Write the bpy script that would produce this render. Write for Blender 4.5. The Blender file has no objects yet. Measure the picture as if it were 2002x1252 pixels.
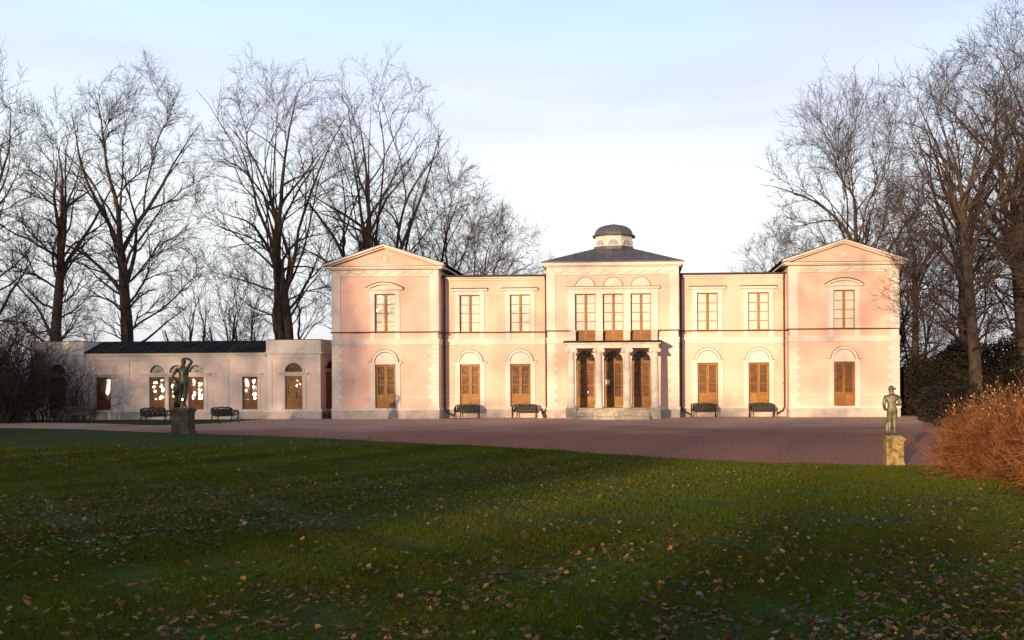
import bpy, math, random
import numpy as np
from math import sin, cos, pi, radians, tan, atan2, sqrt
from mathutils import Vector, Matrix

SC = bpy.context.scene
COL = SC.collection
# ------------------------------------------------------------------ camera
cd = bpy.data.cameras.new('camera'); cam = bpy.data.objects.new('camera', cd); COL.objects.link(cam)
cd.sensor_fit = 'HORIZONTAL'; cd.sensor_width = 36.0; cd.lens = 36.0 * 2100 / 2002
cd.shift_x = -172.1 / 2002; cd.shift_y = 116.8 / 2002
cd.clip_start = 0.1; cd.clip_end = 2500
cam.location = (1.70, -64.45, 2.30)
YAW = 0.0385; ROLL = -0.006
cam.matrix_world = Matrix.Translation(cam.location) @ Matrix.Rotation(YAW, 4, 'Z') @ Matrix.Rotation(pi/2, 4, 'X') @ Matrix.Rotation(ROLL, 4, 'Z')
SC.camera = cam
# ------------------------------------------------------------------ sky and sun
SUN_EL = radians(6.0); SUN_AZ = radians(17.0)      # the sun stands behind the camera, 17 degrees to its left
sun_dir = Vector((-sin(SUN_AZ)*cos(SUN_EL), -cos(SUN_AZ)*cos(SUN_EL), sin(SUN_EL)))
CLOUD_GAIN = 8.0
W = bpy.data.worlds.new('World'); SC.world = W; W.use_nodes = True
nt = W.node_tree; N = nt.nodes; L = nt.links
bg = N['Background']; bg.inputs['Strength'].default_value = 0.12
sky = N.new('ShaderNodeTexSky'); sky.sky_type = 'NISHITA'; sky.sun_disc = False
sky.sun_elevation = SUN_EL; sky.sun_rotation = atan2(sun_dir.x, sun_dir.y)
sky.air_density = 1.0; sky.dust_density = 1.2; sky.ozone_density = 1.5
tc = N.new('ShaderNodeTexCoord')
sep = N.new('ShaderNodeSeparateXYZ'); L.new(tc.outputs['Generated'], sep.inputs[0])
def wnoise(scale, sc3, loc, det=6, dist=0.4):
    mp = N.new('ShaderNodeMapping'); mp.inputs['Scale'].default_value = sc3; mp.inputs['Location'].default_value = loc
    L.new(tc.outputs['Generated'], mp.inputs['Vector'])
    nz = N.new('ShaderNodeTexNoise'); nz.inputs['Scale'].default_value = scale; nz.inputs['Detail'].default_value = det; nz.inputs['Roughness'].default_value = 0.5; nz.inputs['Distortion'].default_value = dist
    L.new(mp.outputs['Vector'], nz.inputs['Vector']); return nz.outputs['Fac']
def wramp(f, stops):
    r = N.new('ShaderNodeValToRGB'); e = r.color_ramp.elements
    while len(e) < len(stops): e.new(0.5)
    for k,(p,c) in enumerate(stops): e[k].position = p; e[k].color = (*c,1)
    L.new(f, r.inputs['Fac']); return r.outputs['Color']
def wmix(f, a, b):
    x = N.new('ShaderNodeMix'); x.data_type = 'RGBA'
    L.new(f, x.inputs[0]); L.new(a, x.inputs[6]); L.new(b, x.inputs[7]); return x.outputs[2]
# thin evening cloud veil: pale near the horizon, greyer layers overhead
veil = wramp(sep.outputs['Z'], [(0.0,(0.78,0.77,0.80)),(0.06,(0.90,0.91,0.94)),(0.15,(1.0,1.02,1.03)),(0.22,(0.82,0.95,1.04)),(0.31,(0.60,0.77,0.98)),(0.55,(0.26,0.29,0.42)),(1.0,(0.17,0.19,0.30))])
grey = wramp(sep.outputs['Z'], [(0.0,(0.58,0.57,0.64)),(0.12,(0.70,0.70,0.78)),(0.30,(0.64,0.635,0.81)),(0.55,(0.24,0.25,0.36)),(1.0,(0.16,0.18,0.28))])
n1 = wnoise(1.25,(1.0,1.0,4.5),(0.55,0.0,0.40))
patch = wramp(n1, [(0.42,(0,0,0)),(0.60,(0.95,0.95,0.95))])
high = wramp(sep.outputs['Z'], [(0.03,(0.5,0.5,0.5)),(0.10,(0.25,0.25,0.25)),(0.17,(0.10,0.10,0.10)),(0.26,(1,1,1))])
pm = N.new('ShaderNodeMath'); pm.operation = 'MULTIPLY'; L.new(patch, pm.inputs[0]); L.new(high, pm.inputs[1])
cloud = wmix(pm.outputs[0], veil, grey)
vm = N.new('ShaderNodeVectorMath'); vm.operation = 'SCALE'; vm.inputs['Scale'].default_value = CLOUD_GAIN
L.new(cloud, vm.inputs[0])
amount = wramp(wnoise(2.2,(1.3,1.3,5.0),(0.2,0.7,0.1)), [(0.3,(0.74,0.74,0.74)),(0.7,(0.92,0.92,0.92))])
L.new(wmix(amount, sky.outputs['Color'], vm.outputs['Vector']), bg.inputs['Color'])
sd = bpy.data.lights.new('sun', 'SUN'); sun = bpy.data.objects.new('sun', sd); COL.objects.link(sun)
sd.energy = 5.0; sd.angle = radians(0.53); sd.color = (1.0, 0.69, 0.42)
sun.rotation_euler = sun_dir.to_track_quat('Z', 'Y').to_euler(); sun.location = (-30, -120, 40)
SC.view_settings.view_transform = 'Standard'; SC.view_settings.look = 'None'
SC.view_settings.exposure = 0.46; SC.view_settings.gamma = 1.0
SC.render.engine = 'CYCLES'
cy = SC.cycles
cy.max_bounces = 5; cy.diffuse_bounces = 3; cy.glossy_bounces = 3; cy.transparent_max_bounces = 8; cy.transmission_bounces = 3
cy.use_denoising = True; cy.caustics_reflective = False; cy.caustics_refractive = False; cy.sample_clamp_indirect = 6

# ------------------------------------------------------------------ materials
MATS = {}
def mat(name, col, rough=0.7, col2=None, nscale=3.0, detail=5, bump=0.0, bscale=None, metal=0.0, spec=0.3, lo=0.38, hi=0.62, obj_rand=0.0, coords='Object'):
    if name in MATS: return MATS[name]
    m = bpy.data.materials.new(name); m.use_nodes = True; t = m.node_tree; n = t.nodes; l = t.links
    b = n['Principled BSDF']; b.inputs['Roughness'].default_value = rough; b.inputs['Metallic'].default_value = metal
    b.inputs['Specular IOR Level'].default_value = spec
    out = None
    if col2 is not None:
        g = n.new('ShaderNodeNewGeometry') if coords == 'World' else n.new('ShaderNodeTexCoord')
        src = g.outputs['Position'] if coords == 'World' else g.outputs['Object']
        x = n.new('ShaderNodeTexNoise'); x.inputs['Scale'].default_value = nscale; x.inputs['Detail'].default_value = detail; x.inputs['Roughness'].default_value = 0.6
        l.new(src, x.inputs['Vector'])
        r = n.new('ShaderNodeValToRGB'); r.color_ramp.elements[0].position = lo; r.color_ramp.elements[1].position = hi
        r.color_ramp.elements[0].color = (*col, 1); r.color_ramp.elements[1].color = (*col2, 1)
        l.new(x.outputs['Fac'], r.inputs['Fac']); out = r.outputs['Color']
        if bump:
            x2 = n.new('ShaderNodeTexNoise'); x2.inputs['Scale'].default_value = bscale or nscale*6; x2.inputs['Detail'].default_value = 3
            l.new(src, x2.inputs['Vector'])
            bp = n.new('ShaderNodeBump'); bp.inputs['Strength'].default_value = bump; bp.inputs['Distance'].default_value = 0.02
            l.new(x2.outputs['Fac'], bp.inputs['Height']); l.new(bp.outputs['Normal'], b.inputs['Normal'])
    if obj_rand:
        oi = n.new('ShaderNodeObjectInfo'); hs = n.new('ShaderNodeHueSaturation')
        mr = n.new('ShaderNodeMapRange'); mr.inputs['To Min'].default_value = 1-obj_rand; mr.inputs['To Max'].default_value = 1+obj_rand
        l.new(oi.outputs['Random'], mr.inputs['Value']); l.new(mr.outputs['Result'], hs.inputs['Value'])
        if out: l.new(out, hs.inputs['Color'])
        else: hs.inputs['Color'].default_value = (*col, 1)
        out = hs.outputs['Color']
    if out: l.new(out, b.inputs['Base Color'])
    else: b.inputs['Base Color'].default_value = (*col, 1)
    MATS[name] = m; return m

def mat_glass():
    m = bpy.data.materials.new('window_glass'); m.use_nodes = True; t = m.node_tree; n = t.nodes; l = t.links
    n.remove(n['Principled BSDF'])
    tr = n.new('ShaderNodeBsdfTransparent'); tr.inputs['Color'].default_value = (0.97, 0.975, 0.96, 1)
    gl = n.new('ShaderNodeBsdfGlossy'); gl.inputs['Roughness'].default_value = 0.03
    g = n.new('ShaderNodeNewGeometry'); x = n.new('ShaderNodeTexNoise'); x.inputs['Scale'].default_value = 2.6; x.inputs['Detail'].default_value = 1
    l.new(g.outputs['Position'], x.inputs['Vector'])
    bp = n.new('ShaderNodeBump'); bp.inputs['Strength'].default_value = 0.30; bp.inputs['Distance'].default_value = 0.05
    l.new(x.outputs['Fac'], bp.inputs['Height']); l.new(bp.outputs['Normal'], gl.inputs['Normal'])
    lw = n.new('ShaderNodeLayerWeight'); lw.inputs['Blend'].default_value = 0.5
    pw = n.new('ShaderNodeMath'); pw.operation = 'POWER'; pw.inputs[1].default_value = 4.0; l.new(lw.outputs['Facing'], pw.inputs[0])
    fr = n.new('ShaderNodeMapRange'); fr.inputs['To Min'].default_value = 0.075; fr.inputs['To Max'].default_value = 0.7; l.new(pw.outputs[0], fr.inputs['Value'])
    mxs = n.new('ShaderNodeMixShader'); l.new(fr.outputs['Result'], mxs.inputs['Fac']); l.new(tr.outputs['BSDF'], mxs.inputs[1]); l.new(gl.outputs['BSDF'], mxs.inputs[2])
    l.new(mxs.outputs['Shader'], n['Material Output'].inputs['Surface'])
    return m

def stucco(name, c0, c1, dirt, amt):
    m = mat(name, c0, 0.92, c1, 0.7, 6, 0.12, 30, coords='World'); t = m.node_tree; n = t.nodes; l = t.links
    b = n['Principled BSDF']; src = b.inputs['Base Color'].links[0].from_socket
    g = n.new('ShaderNodeNewGeometry')
    def nz(sc, v, lo, hi):
        mp = n.new('ShaderNodeMapping'); mp.inputs['Scale'].default_value = v; l.new(g.outputs['Position'], mp.inputs['Vector'])
        x = n.new('ShaderNodeTexNoise'); x.inputs['Scale'].default_value = sc; x.inputs['Detail'].default_value = 5; l.new(mp.outputs['Vector'], x.inputs['Vector'])
        r = n.new('ShaderNodeMapRange'); r.inputs['From Min'].default_value = lo; r.inputs['From Max'].default_value = hi; l.new(x.outputs['Fac'], r.inputs['Value']); return r.outputs['Result']
    st = nz(1.0, (3.2,3.2,0.35), 0.50, 0.78); pa = nz(1.0, (0.55,0.55,0.8), 0.46, 0.66)
    mu = n.new('ShaderNodeMath'); mu.operation = 'MULTIPLY_ADD'; l.new(st, mu.inputs[0]); mu.inputs[1].default_value = amt; mu.inputs[2].default_value = 0.0
    ad = n.new('ShaderNodeMath'); ad.operation = 'MULTIPLY_ADD'; l.new(pa, ad.inputs[0]); ad.inputs[1].default_value = amt*0.7; l.new(mu.outputs[0], ad.inputs[2])
    x = n.new('ShaderNodeMix'); x.data_type = 'RGBA'; l.new(ad.outputs[0], x.inputs[0]); l.new(src, x.inputs[6]); x.inputs[7].default_value = (*dirt,1)
    l.new(x.outputs[2], b.inputs['Base Color']); return m
STUCCO = stucco('pink_stucco', (0.78,0.49,0.385), (0.82,0.54,0.43), (0.55,0.38,0.33), 0.28)
WHITE = stucco('white_trim', (0.71,0.625,0.545), (0.77,0.69,0.61), (0.50,0.44,0.39), 0.38)
PLINTH = mat('plinth_stone', (0.44, 0.38, 0.33), 0.9, (0.60, 0.52, 0.46), 1.6, 6, 0.25, 25, coords='World')
STONE = mat('grey_stone', (0.45, 0.42, 0.37), 0.9, (0.60, 0.56, 0.50), 2.2, 6, 0.25, 20, coords='World')
STEP = mat('step_stone', (0.30, 0.26, 0.20), 0.9, (0.46, 0.41, 0.33), 3.0, 6, 0.4, 20, obj_rand=0.2, coords='World')
METAL = mat('dark_roof_sheet', (0.016, 0.015, 0.016), 0.85, (0.032, 0.028, 0.027), 1.2, 5, 0.1, 8, spec=0.12, coords='World')
LROOF = mat('hip_roof_sheet', (0.075, 0.073, 0.082), 0.5, (0.12, 0.117, 0.125), 1.1, 5, 0.1, 8, spec=0.4, coords='World')
PIPE = mat('brown_downpipe', (0.06, 0.035, 0.025), 0.5)
LINE = mat('brown_flashing', (0.055, 0.035, 0.026), 0.6)
WOOD = mat('oak_brown_wood', (0.235, 0.10, 0.020), 0.5, (0.34, 0.155, 0.033), 5, 5, 0.1, 40, obj_rand=0.15)
WOODD = mat('dark_oak_wood', (0.16, 0.065, 0.016), 0.5, (0.23, 0.10, 0.025), 5, 5, 0.1, 40, obj_rand=0.15)
WOODR = mat('red_brown_wood', (0.15, 0.045, 0.018), 0.5, (0.23, 0.085, 0.024), 4, 5, 0.1, 40, obj_rand=0.1)
BLIND = mat('white_blind', (0.86, 0.84, 0.80), 0.9, (0.90, 0.88, 0.84), 3, 3)
GLASS = mat_glass()
DARK = mat('dark_interior', (0.012, 0.010, 0.009), 0.8)
PAPER = mat('paper_white', (0.8, 0.8, 0.78), 0.7)
IRON = mat('bench_iron', (0.022, 0.026, 0.020), 0.5, (0.045, 0.045, 0.035), 9, 4, 0.2, 60)
SLAT = mat('bench_slat', (0.03, 0.035, 0.025), 0.6, (0.05, 0.05, 0.035), 9, 4)
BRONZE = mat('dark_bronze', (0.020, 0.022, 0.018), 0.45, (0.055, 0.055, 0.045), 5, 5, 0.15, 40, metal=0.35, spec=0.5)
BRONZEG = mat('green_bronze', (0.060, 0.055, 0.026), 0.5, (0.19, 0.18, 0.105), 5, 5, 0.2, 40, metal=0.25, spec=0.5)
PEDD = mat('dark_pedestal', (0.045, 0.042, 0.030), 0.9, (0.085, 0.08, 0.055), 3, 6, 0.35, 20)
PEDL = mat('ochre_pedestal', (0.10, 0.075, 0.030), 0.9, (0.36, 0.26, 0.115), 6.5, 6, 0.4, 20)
BARK = mat('bark', (0.042, 0.032, 0.025), 0.95, (0.088, 0.065, 0.047), 2.5, 5, 0.6, 14)
TWIG = mat('twig', (0.045, 0.031, 0.026), 0.95, (0.082, 0.056, 0.044), 0.6, 3)
SHRUBT = mat('dark_shrub_twig', (0.030, 0.024, 0.018), 0.95, (0.06, 0.045, 0.03), 0.9, 3)
RUSTT = mat('rust_shrub_twig', (0.13, 0.045, 0.016), 0.9, (0.38, 0.165, 0.052), 3.4, 3)
SEED = mat('seed_head', (0.45, 0.30, 0.16), 0.9, (0.62, 0.47, 0.30), 8, 2)
EVER = mat('evergreen_leaf', (0.014, 0.011, 0.007), 0.9, (0.034, 0.026, 0.014), 0.9, 3)

# ------------------------------------------------------------------ mesh helpers
class MB:
    def __init__(s): s.v = []; s.f = []
    def add(s, vs, fs):
        o = len(s.v); s.v += [tuple(p) for p in vs]; s.f += [tuple(i+o for i in f) for f in fs]; return s
    def box(s, x0, x1, y0, y1, z0, z1):
        return s.add([(x0,y0,z0),(x1,y0,z0),(x1,y1,z0),(x0,y1,z0),(x0,y0,z1),(x1,y0,z1),(x1,y1,z1),(x0,y1,z1)],
                     [(0,3,2,1),(4,5,6,7),(0,1,5,4),(1,2,6,5),(2,3,7,6),(3,0,4,7)])
    def prism(s, poly, y0, y1):          # poly in (x,z), counter-clockwise seen from -Y
        n = len(poly)
        return s.add([(x,y0,z) for x,z in poly]+[(x,y1,z) for x,z in poly],
                     [tuple(range(n)), tuple(range(2*n-1,n-1,-1))]+[(i,i+n,(i+1)%n+n,(i+1)%n) for i in range(n)])
    def prismx(s, poly, x0, x1):         # poly in (y,z)
        n = len(poly)
        return s.add([(x0,y,z) for y,z in poly]+[(x1,y,z) for y,z in poly],
                     [tuple(range(n)), tuple(range(2*n-1,n-1,-1))]+[(i,i+n,(i+1)%n+n,(i+1)%n) for i in range(n)])
    def ring(s, cx, cz, r0, r1, a0, a1, n, y0, y1):
        for i in range(n):
            a = a0+(a1-a0)*i/n; b = a0+(a1-a0)*(i+1)/n
            s.prism([(cx+r0*cos(a),cz+r0*sin(a)),(cx+r1*cos(a),cz+r1*sin(a)),(cx+r1*cos(b),cz+r1*sin(b)),(cx+r0*cos(b),cz+r0*sin(b))], y0, y1)
        return s
    def disc(s, cx, cz, r, a0, a1, n, y0, y1):
        return s.prism([(cx+r*cos(a0+(a1-a0)*i/n), cz+r*sin(a0+(a1-a0)*i/n)) for i in range(n+1)], y0, y1)
    def spandrel(s, x0, x1, cz, top, y0, y1, n=14):
        cx = (x0+x1)/2; r = (x1-x0)/2
        for i in range(n):
            a = pi-pi*i/n; b = pi-pi*(i+1)/n
            s.prism([(cx+r*cos(a),cz+r*sin(a)),(cx+r*cos(b),cz+r*sin(b)),(cx+r*cos(b),top),(cx+r*cos(a),top)], y0, y1)
        return s
    def lathe(s, prof, n, cx=0, cy=0):   # prof list of (r,z) bottom to top
        o = len(s.v); m = len(prof)
        for r, z in prof:
            for k in range(n): s.v.append((cx+r*cos(2*pi*k/n), cy+r*sin(2*pi*k/n), z))
        for i in range(m-1):
            for k in range(n): s.f.append((o+i*n+k, o+i*n+(k+1)%n, o+(i+1)*n+(k+1)%n, o+(i+1)*n+k))
        s.f.append(tuple(o+k for k in range(n-1,-1,-1))); s.f.append(tuple(o+(m-1)*n+k for k in range(n))); return s
    def tube(s, pts, r, n=6):
        pts = [Vector(p) for p in pts]; m = len(pts); rr = r if isinstance(r, (list, tuple)) else [r]*m
        o = len(s.v); ref = Vector((0.31,0.52,0.79))
        for i in range(m):
            d = (pts[min(i+1,m-1)]-pts[max(i-1,0)]).normalized()
            u = d.cross(ref)
            if u.length < 1e-3: u = d.cross(Vector((1,0,0)))
            u.normalize(); w = d.cross(u)
            for k in range(n):
                a = 2*pi*k/n; s.v.append(tuple(pts[i]+rr[i]*(cos(a)*u+sin(a)*w)))
        for i in range(m-1):
            for k in range(n): s.f.append((o+i*n+k, o+i*n+(k+1)%n, o+(i+1)*n+(k+1)%n, o+(i+1)*n+k))
        s.f.append(tuple(o+k for k in range(n-1,-1,-1))); s.f.append(tuple(o+(m-1)*n+k for k in range(n))); return s
    def mesh(s, name, m, smooth=False):
        me = bpy.data.meshes.new(name); me.from_pydata(s.v, [], s.f); me.update()
        if m: me.materials.append(m)
        if smooth:
            for p in me.polygons: p.use_smooth = True
        return me
    def build(s, name, m, parent=None, loc=(0,0,0), rz=0, smooth=False):
        return link(name, s.mesh(name, m, smooth), parent, loc, rz)

def link(name, me, parent=None, loc=(0,0,0), rz=0):
    o = bpy.data.objects.new(name, me); COL.objects.link(o); o.location = loc; o.rotation_euler = (0,0,rz)
    if parent is not None: o.parent = parent
    return o
def tag(o, label=None, cat=None, group=None, kind=None):
    if label: o['label'] = label
    if cat: o['category'] = cat
    if group: o['group'] = group
    if kind: o['kind'] = kind
    return o
def empty(name, loc=(0,0,0), rz=0, parent=None):
    o = bpy.data.objects.new(name, None); COL.objects.link(o); o.location = loc; o.rotation_euler = (0,0,rz)
    o.empty_display_size = 0.3
    if parent is not None: o.parent = parent
    return o
def copy_tree(o, parent=None):
    c = o.copy(); COL.objects.link(c); c.parent = parent
    for ch in list(o.children): copy_tree(ch, c)
    return c
def fast_mesh(name, v, tris, m, smooth=False):
    v = np.asarray(v, np.float32); tris = np.asarray(tris, np.int32)
    me = bpy.data.meshes.new(name); k = tris.shape[1]
    me.vertices.add(len(v)); me.vertices.foreach_set('co', v.ravel())
    me.loops.add(tris.size); me.loops.foreach_set('vertex_index', tris.ravel())
    me.polygons.add(len(tris)); me.polygons.foreach_set('loop_start', np.arange(len(tris), dtype=np.int32)*k)
    if smooth: me.polygons.foreach_set('use_smooth', np.ones(len(tris), bool))
    me.materials.append(m); me.update(calc_edges=True); return me

# ------------------------------------------------------------------ terrain
EDGE = [(-140,-6),(-60,-7),(-40,-9),(-31.4,-10.3),(-26.5,-12.0),(-19.7,-16.4),(-15,-18.9),(-9.4,-22.9),(-4.75,-26.5),(-0.86,-30),(2.35,-33.3),(5.1,-35.1),(8.2,-36.3),(12,-37.3),(20,-37.0),(140,-30)]
ex = np.array([e[0] for e in EDGE], float); ey = np.array([e[1] for e in EDGE], float)
def edge_y(x): return np.interp(x, ex, ey)
def sst(a, b, x):
    t = np.clip((x-a)/(b-a), 0, 1); return t*t*(3-2*t)
def lawn_z(x, y):
    return 0.02 + 0.58*sst(-34, -63, y) + 0.015*(1+np.sin(x*0.55+y*0.2)*np.sin(y*0.43+1))*sst(0, 6, edge_y(x)-y)
def gmat(name, kind):
    m = bpy.data.materials.new(name); m.use_nodes = True; t = m.node_tree; n = t.nodes; l = t.links
    b = n['Principled BSDF']; b.inputs['Roughness'].default_value = 1.0; b.inputs['Specular IOR Level'].default_value = 0.1
    g = n.new('ShaderNodeNewGeometry')
    def noise(sc, det=4):
        x = n.new('ShaderNodeTexNoise'); x.inputs['Scale'].default_value = sc; x.inputs['Detail'].default_value = det; l.new(g.outputs['Position'], x.inputs['Vector']); return x.outputs['Fac']
    def ramp(f, p0, c0, p1, c1):
        r = n.new('ShaderNodeValToRGB'); r.color_ramp.elements[0].position = p0; r.color_ramp.elements[1].position = p1
        r.color_ramp.elements[0].color = (*c0,1); r.color_ramp.elements[1].color = (*c1,1); l.new(f, r.inputs['Fac']); return r.outputs['Color']
    def mix(f, a, c):
        x = n.new('ShaderNodeMix'); x.data_type = 'RGBA'; l.new(f, x.inputs[0]); l.new(a, x.inputs[6]); l.new(c, x.inputs[7]); return x.outputs[2]
    if kind == 'lawn':
        c = mix(ramp(noise(0.8, 7), 0.42, (0,0,0), 0.62, (1,1,1)), ramp(noise(9), 0.3, (0.019,0.046,0.005), 0.7, (0.042,0.090,0.010)), ramp(noise(11), 0.3, (0.023,0.040,0.006), 0.75, (0.052,0.083,0.012)))
        bs, bsc = 0.8, 26
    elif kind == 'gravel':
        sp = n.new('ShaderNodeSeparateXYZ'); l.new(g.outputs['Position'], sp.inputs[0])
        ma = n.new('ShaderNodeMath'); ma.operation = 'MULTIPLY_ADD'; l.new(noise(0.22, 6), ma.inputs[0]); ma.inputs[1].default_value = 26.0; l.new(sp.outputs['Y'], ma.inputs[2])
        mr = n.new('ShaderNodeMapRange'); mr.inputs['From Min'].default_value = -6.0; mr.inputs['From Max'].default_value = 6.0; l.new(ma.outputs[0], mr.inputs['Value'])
        c = mix(mr.outputs['Result'], ramp(noise(11, 8), 0.36, (0.15,0.066,0.044), 0.64, (0.44,0.21,0.14)), ramp(noise(8, 8), 0.36, (0.28,0.185,0.135), 0.64, (0.64,0.455,0.345)))  # finer grey gravel near the palace, made paler to paint in its sunlight
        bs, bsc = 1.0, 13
    else:
        c = ramp(noise(0.6, 6), 0.35, (0.03,0.028,0.012), 0.65, (0.06,0.045,0.022)); bs, bsc = 0.6, 8
    l.new(c, b.inputs['Base Color'])
    bp = n.new('ShaderNodeBump'); bp.inputs['Strength'].default_value = bs; bp.inputs['Distance'].default_value = 0.03
    l.new(noise(bsc, 9), bp.inputs['Height']); l.new(bp.outputs['Normal'], b.inputs['Normal'])
    return m
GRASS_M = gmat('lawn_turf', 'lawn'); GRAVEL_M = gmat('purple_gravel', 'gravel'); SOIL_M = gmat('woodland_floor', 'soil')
tag(MB().add([(-900,-900,-0.03),(900,-900,-0.03),(900,900,-0.03),(-900,900,-0.03)], [(0,1,2,3)]).build('ground', SOIL_M), 'brown leaf-strewn park ground under the trees', kind='structure')
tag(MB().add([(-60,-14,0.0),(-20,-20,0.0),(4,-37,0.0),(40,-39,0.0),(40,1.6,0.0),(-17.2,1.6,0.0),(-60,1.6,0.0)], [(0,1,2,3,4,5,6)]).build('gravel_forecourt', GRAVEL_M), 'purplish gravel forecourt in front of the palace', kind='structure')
rx = np.concatenate([np.linspace(-140,-45,12), np.linspace(-44,30,150), np.linspace(31,140,12)])
ts = np.concatenate([np.linspace(0,0.03,4), np.linspace(0.05,1,70)])
V = []
rngE = np.random.default_rng(3)
wob = np.interp(rx, np.linspace(-140,140,900), rngE.normal(0,0.10,900))
for t in ts:
    y = edge_y(rx)+wob*(1-t)*1.0; y = y+(-110-y)*t
    V.append(np.stack([rx, y, lawn_z(rx, y)-(0.018 if t == 0 else 0)], 1))
V = np.concatenate(V); nx = len(rx); Q = []
for i in range(len(ts)-1):
    for k in range(nx-1): Q.append((i*nx+k, (i+1)*nx+k, (i+1)*nx+k+1, i*nx+k+1))
lawn = tag(link('lawn', fast_mesh('lawn', V, Q, GRASS_M, True)), 'wide green lawn sloping down to the gravel forecourt', kind='structure')
vp = [(-60,-0.9),(-45,-1.2),(-36,-2.2),(-29,-4.9),(-24.2,-8.0),(-22.6,-6.8),(-21.9,-3.5),(-21.5,0.75),(-60,0.75)]
tag(MB().add([(x,y,0.006) for x,y in vp], [tuple(range(len(vp)))]).build('grass_verge', GRASS_M), 'strip of grass in front of the low wing', kind='structure')

# ------------------------------------------------------------------ palace
palace = tag(empty('palace'), 'pink two-storey palace with white trim, two gabled pavilions and a domed lantern', 'palace')
def wall_face(mb, x0, x1, z0, z1, y, ops, rev=0.24):
    xs = sorted({x0,x1,*[o[0] for o in ops],*[o[1] for o in ops]}); zs = sorted({z0,z1,*[o[2] for o in ops],*[o[3] for o in ops]})
    for i in range(len(xs)-1):
        for j in range(len(zs)-1):
            cx, cz = (xs[i]+xs[i+1])/2, (zs[j]+zs[j+1])/2
            if any(o[0]<cx<o[1] and o[2]<cz<o[3] for o in ops): continue
            mb.add([(xs[i],y,zs[j]),(xs[i+1],y,zs[j]),(xs[i+1],y,zs[j+1]),(xs[i],y,zs[j+1])], [(0,1,2,3)])
    for a,b,c,d in ops:
        r = y+rev
        mb.add([(a,y,c),(a,r,c),(a,r,d),(a,y,d)], [(0,1,2,3)]); mb.add([(b,y,c),(b,y,d),(b,r,d),(b,r,c)], [(0,1,2,3)])
        mb.add([(a,y,c),(b,y,c),(b,r,c),(a,r,c)], [(0,1,2,3)]); mb.add([(a,y,d),(a,r,d),(b,r,d),(b,y,d)], [(0,1,2,3)])
def shell(mb, x0, x1, z0, z1, y0, y1):   # sides and back of a block
    mb.add([(x0,y0,z0),(x0,y0,z1),(x0,y1,z1),(x0,y1,z0)], [(0,1,2,3)]); mb.add([(x1,y0,z0),(x1,y1,z0),(x1,y1,z1),(x1,y0,z1)], [(0,1,2,3)])
    mb.add([(x0,y1,z0),(x0,y1,z1),(x1,y1,z1),(x1,y1,z0)], [(0,1,2,3)])
WZ0, WZ1, DZ0, DZ1 = 5.29, 7.55, 0.66, 3.30
HW = 0.63
# block walls
blocks = [(-17.0,-10.55,0.0,12.0,9.14,[-13.775]), (10.55,17.0,0.0,12.0,9.14,[13.775]),
          (-10.55,-3.93,1.3,10.5,8.56,[-8.83,-5.72]), (3.93,10.55,1.3,10.5,8.56,[5.75,8.85])]
for x0,x1,y0,y1,zt,cs in blocks:
    mb = MB(); ops = []
    for c in cs: ops += [(c-HW,c+HW,WZ0,WZ1),(c-HW,c+HW,DZ0,DZ1)]
    wall_face(mb, x0, x1, 0, zt, y0, ops); shell(mb, x0, x1, 0, zt, y0, y1); mb.build('wall', STUCCO, palace)
CX = [-1.635, 0.03, 1.69]
mb = MB(); ops = [(c-0.61,c+0.61,4.66,7.46) for c in CX]+[(c-0.60,c+0.60,0.62,4.03) for c in CX]
wall_face(mb, -3.93, 3.93, 0, 9.12, 0, ops); shell(mb, -3.93, 3.93, 0, 9.12, 0, 10); mb.build('wall', STUCCO, palace)

# --- windows of the upper floor
def pane_meshes(w, h):
    return MB().box(0,w,-0.004,0.004,0,h).mesh('pane', GLASS)
fw_ = 0.035
def make_window(hw, z0, z1, lower=0.0, rows=4, mull=0.065, woodm=WOOD):
    root = empty('window', parent=palace)
    f = MB(); H = z1-z0
    f.box(-hw,-hw+fw_,-0.03,0.03,0,H); f.box(hw-fw_,hw,-0.03,0.03,0,H); f.box(-hw+fw_,hw-fw_,-0.03,0.03,0,fw_+lower*0); f.box(-hw+fw_,hw-fw_,-0.03,0.03,H-fw_,H)
    f.box(-mull,mull,-0.05,0.03,fw_,H-fw_)
    b0 = fw_+lower; rh = (H-fw_-b0)/rows
    for k in range(1 if not lower else 0, rows):
        z = b0+k*rh
        f.box(-hw+fw_,-mull,-0.02,0.02,z-0.014,z+0.014); f.box(mull,hw-fw_,-0.02,0.02,z-0.014,z+0.014)
    f.build('frame', woodm, root)
    pw = hw-fw_-mull-0.004; me = pane_meshes(pw, rh-0.034)
    for sx in (-hw+fw_+0.002, mull+0.002):
        for k in range(rows): link('pane', me, root, (sx, 0.0, b0+k*rh+0.017))
    if lower:
        p = MB(); p.box(-hw+fw_,hw-fw_,-0.025,0.02,fw_,b0-0.016)
        p.box(-hw+0.1,hw-0.1,-0.04,-0.025,fw_+0.07,b0-0.08)
        p.build('lower_panel', WOODD, root)
    bl = MB(); n = 30
    for i in range(n):                     # gathered curtain cloth
        xa, xb = -hw+2*hw*i/n, -hw+2*hw*(i+1)/n
        ya, yb = 0.07+0.0022*sin(i*1.1), 0.07+0.0022*sin((i+1)*1.1)
        bl.add([(xa,ya,0.01),(xb,yb,0.01),(xb,yb,H-0.01),(xa,ya,H-0.01)], [(0,1,2,3)])
    bl.build('blind', BLIND, root, smooth=True)
    return root
w0 = make_window(HW-0.004, WZ0+0.003, WZ1-0.003)
up = [(-13.775,0.0),(13.775,0.0),(-8.83,1.3),(-5.72,1.3),(5.75,1.3),(8.85,1.3)]
for i,(x,y) in enumerate(up):
    o = w0 if i == 0 else copy_tree(w0, palace); o.location = (x, y+0.13, WZ0+0.003)
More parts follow.
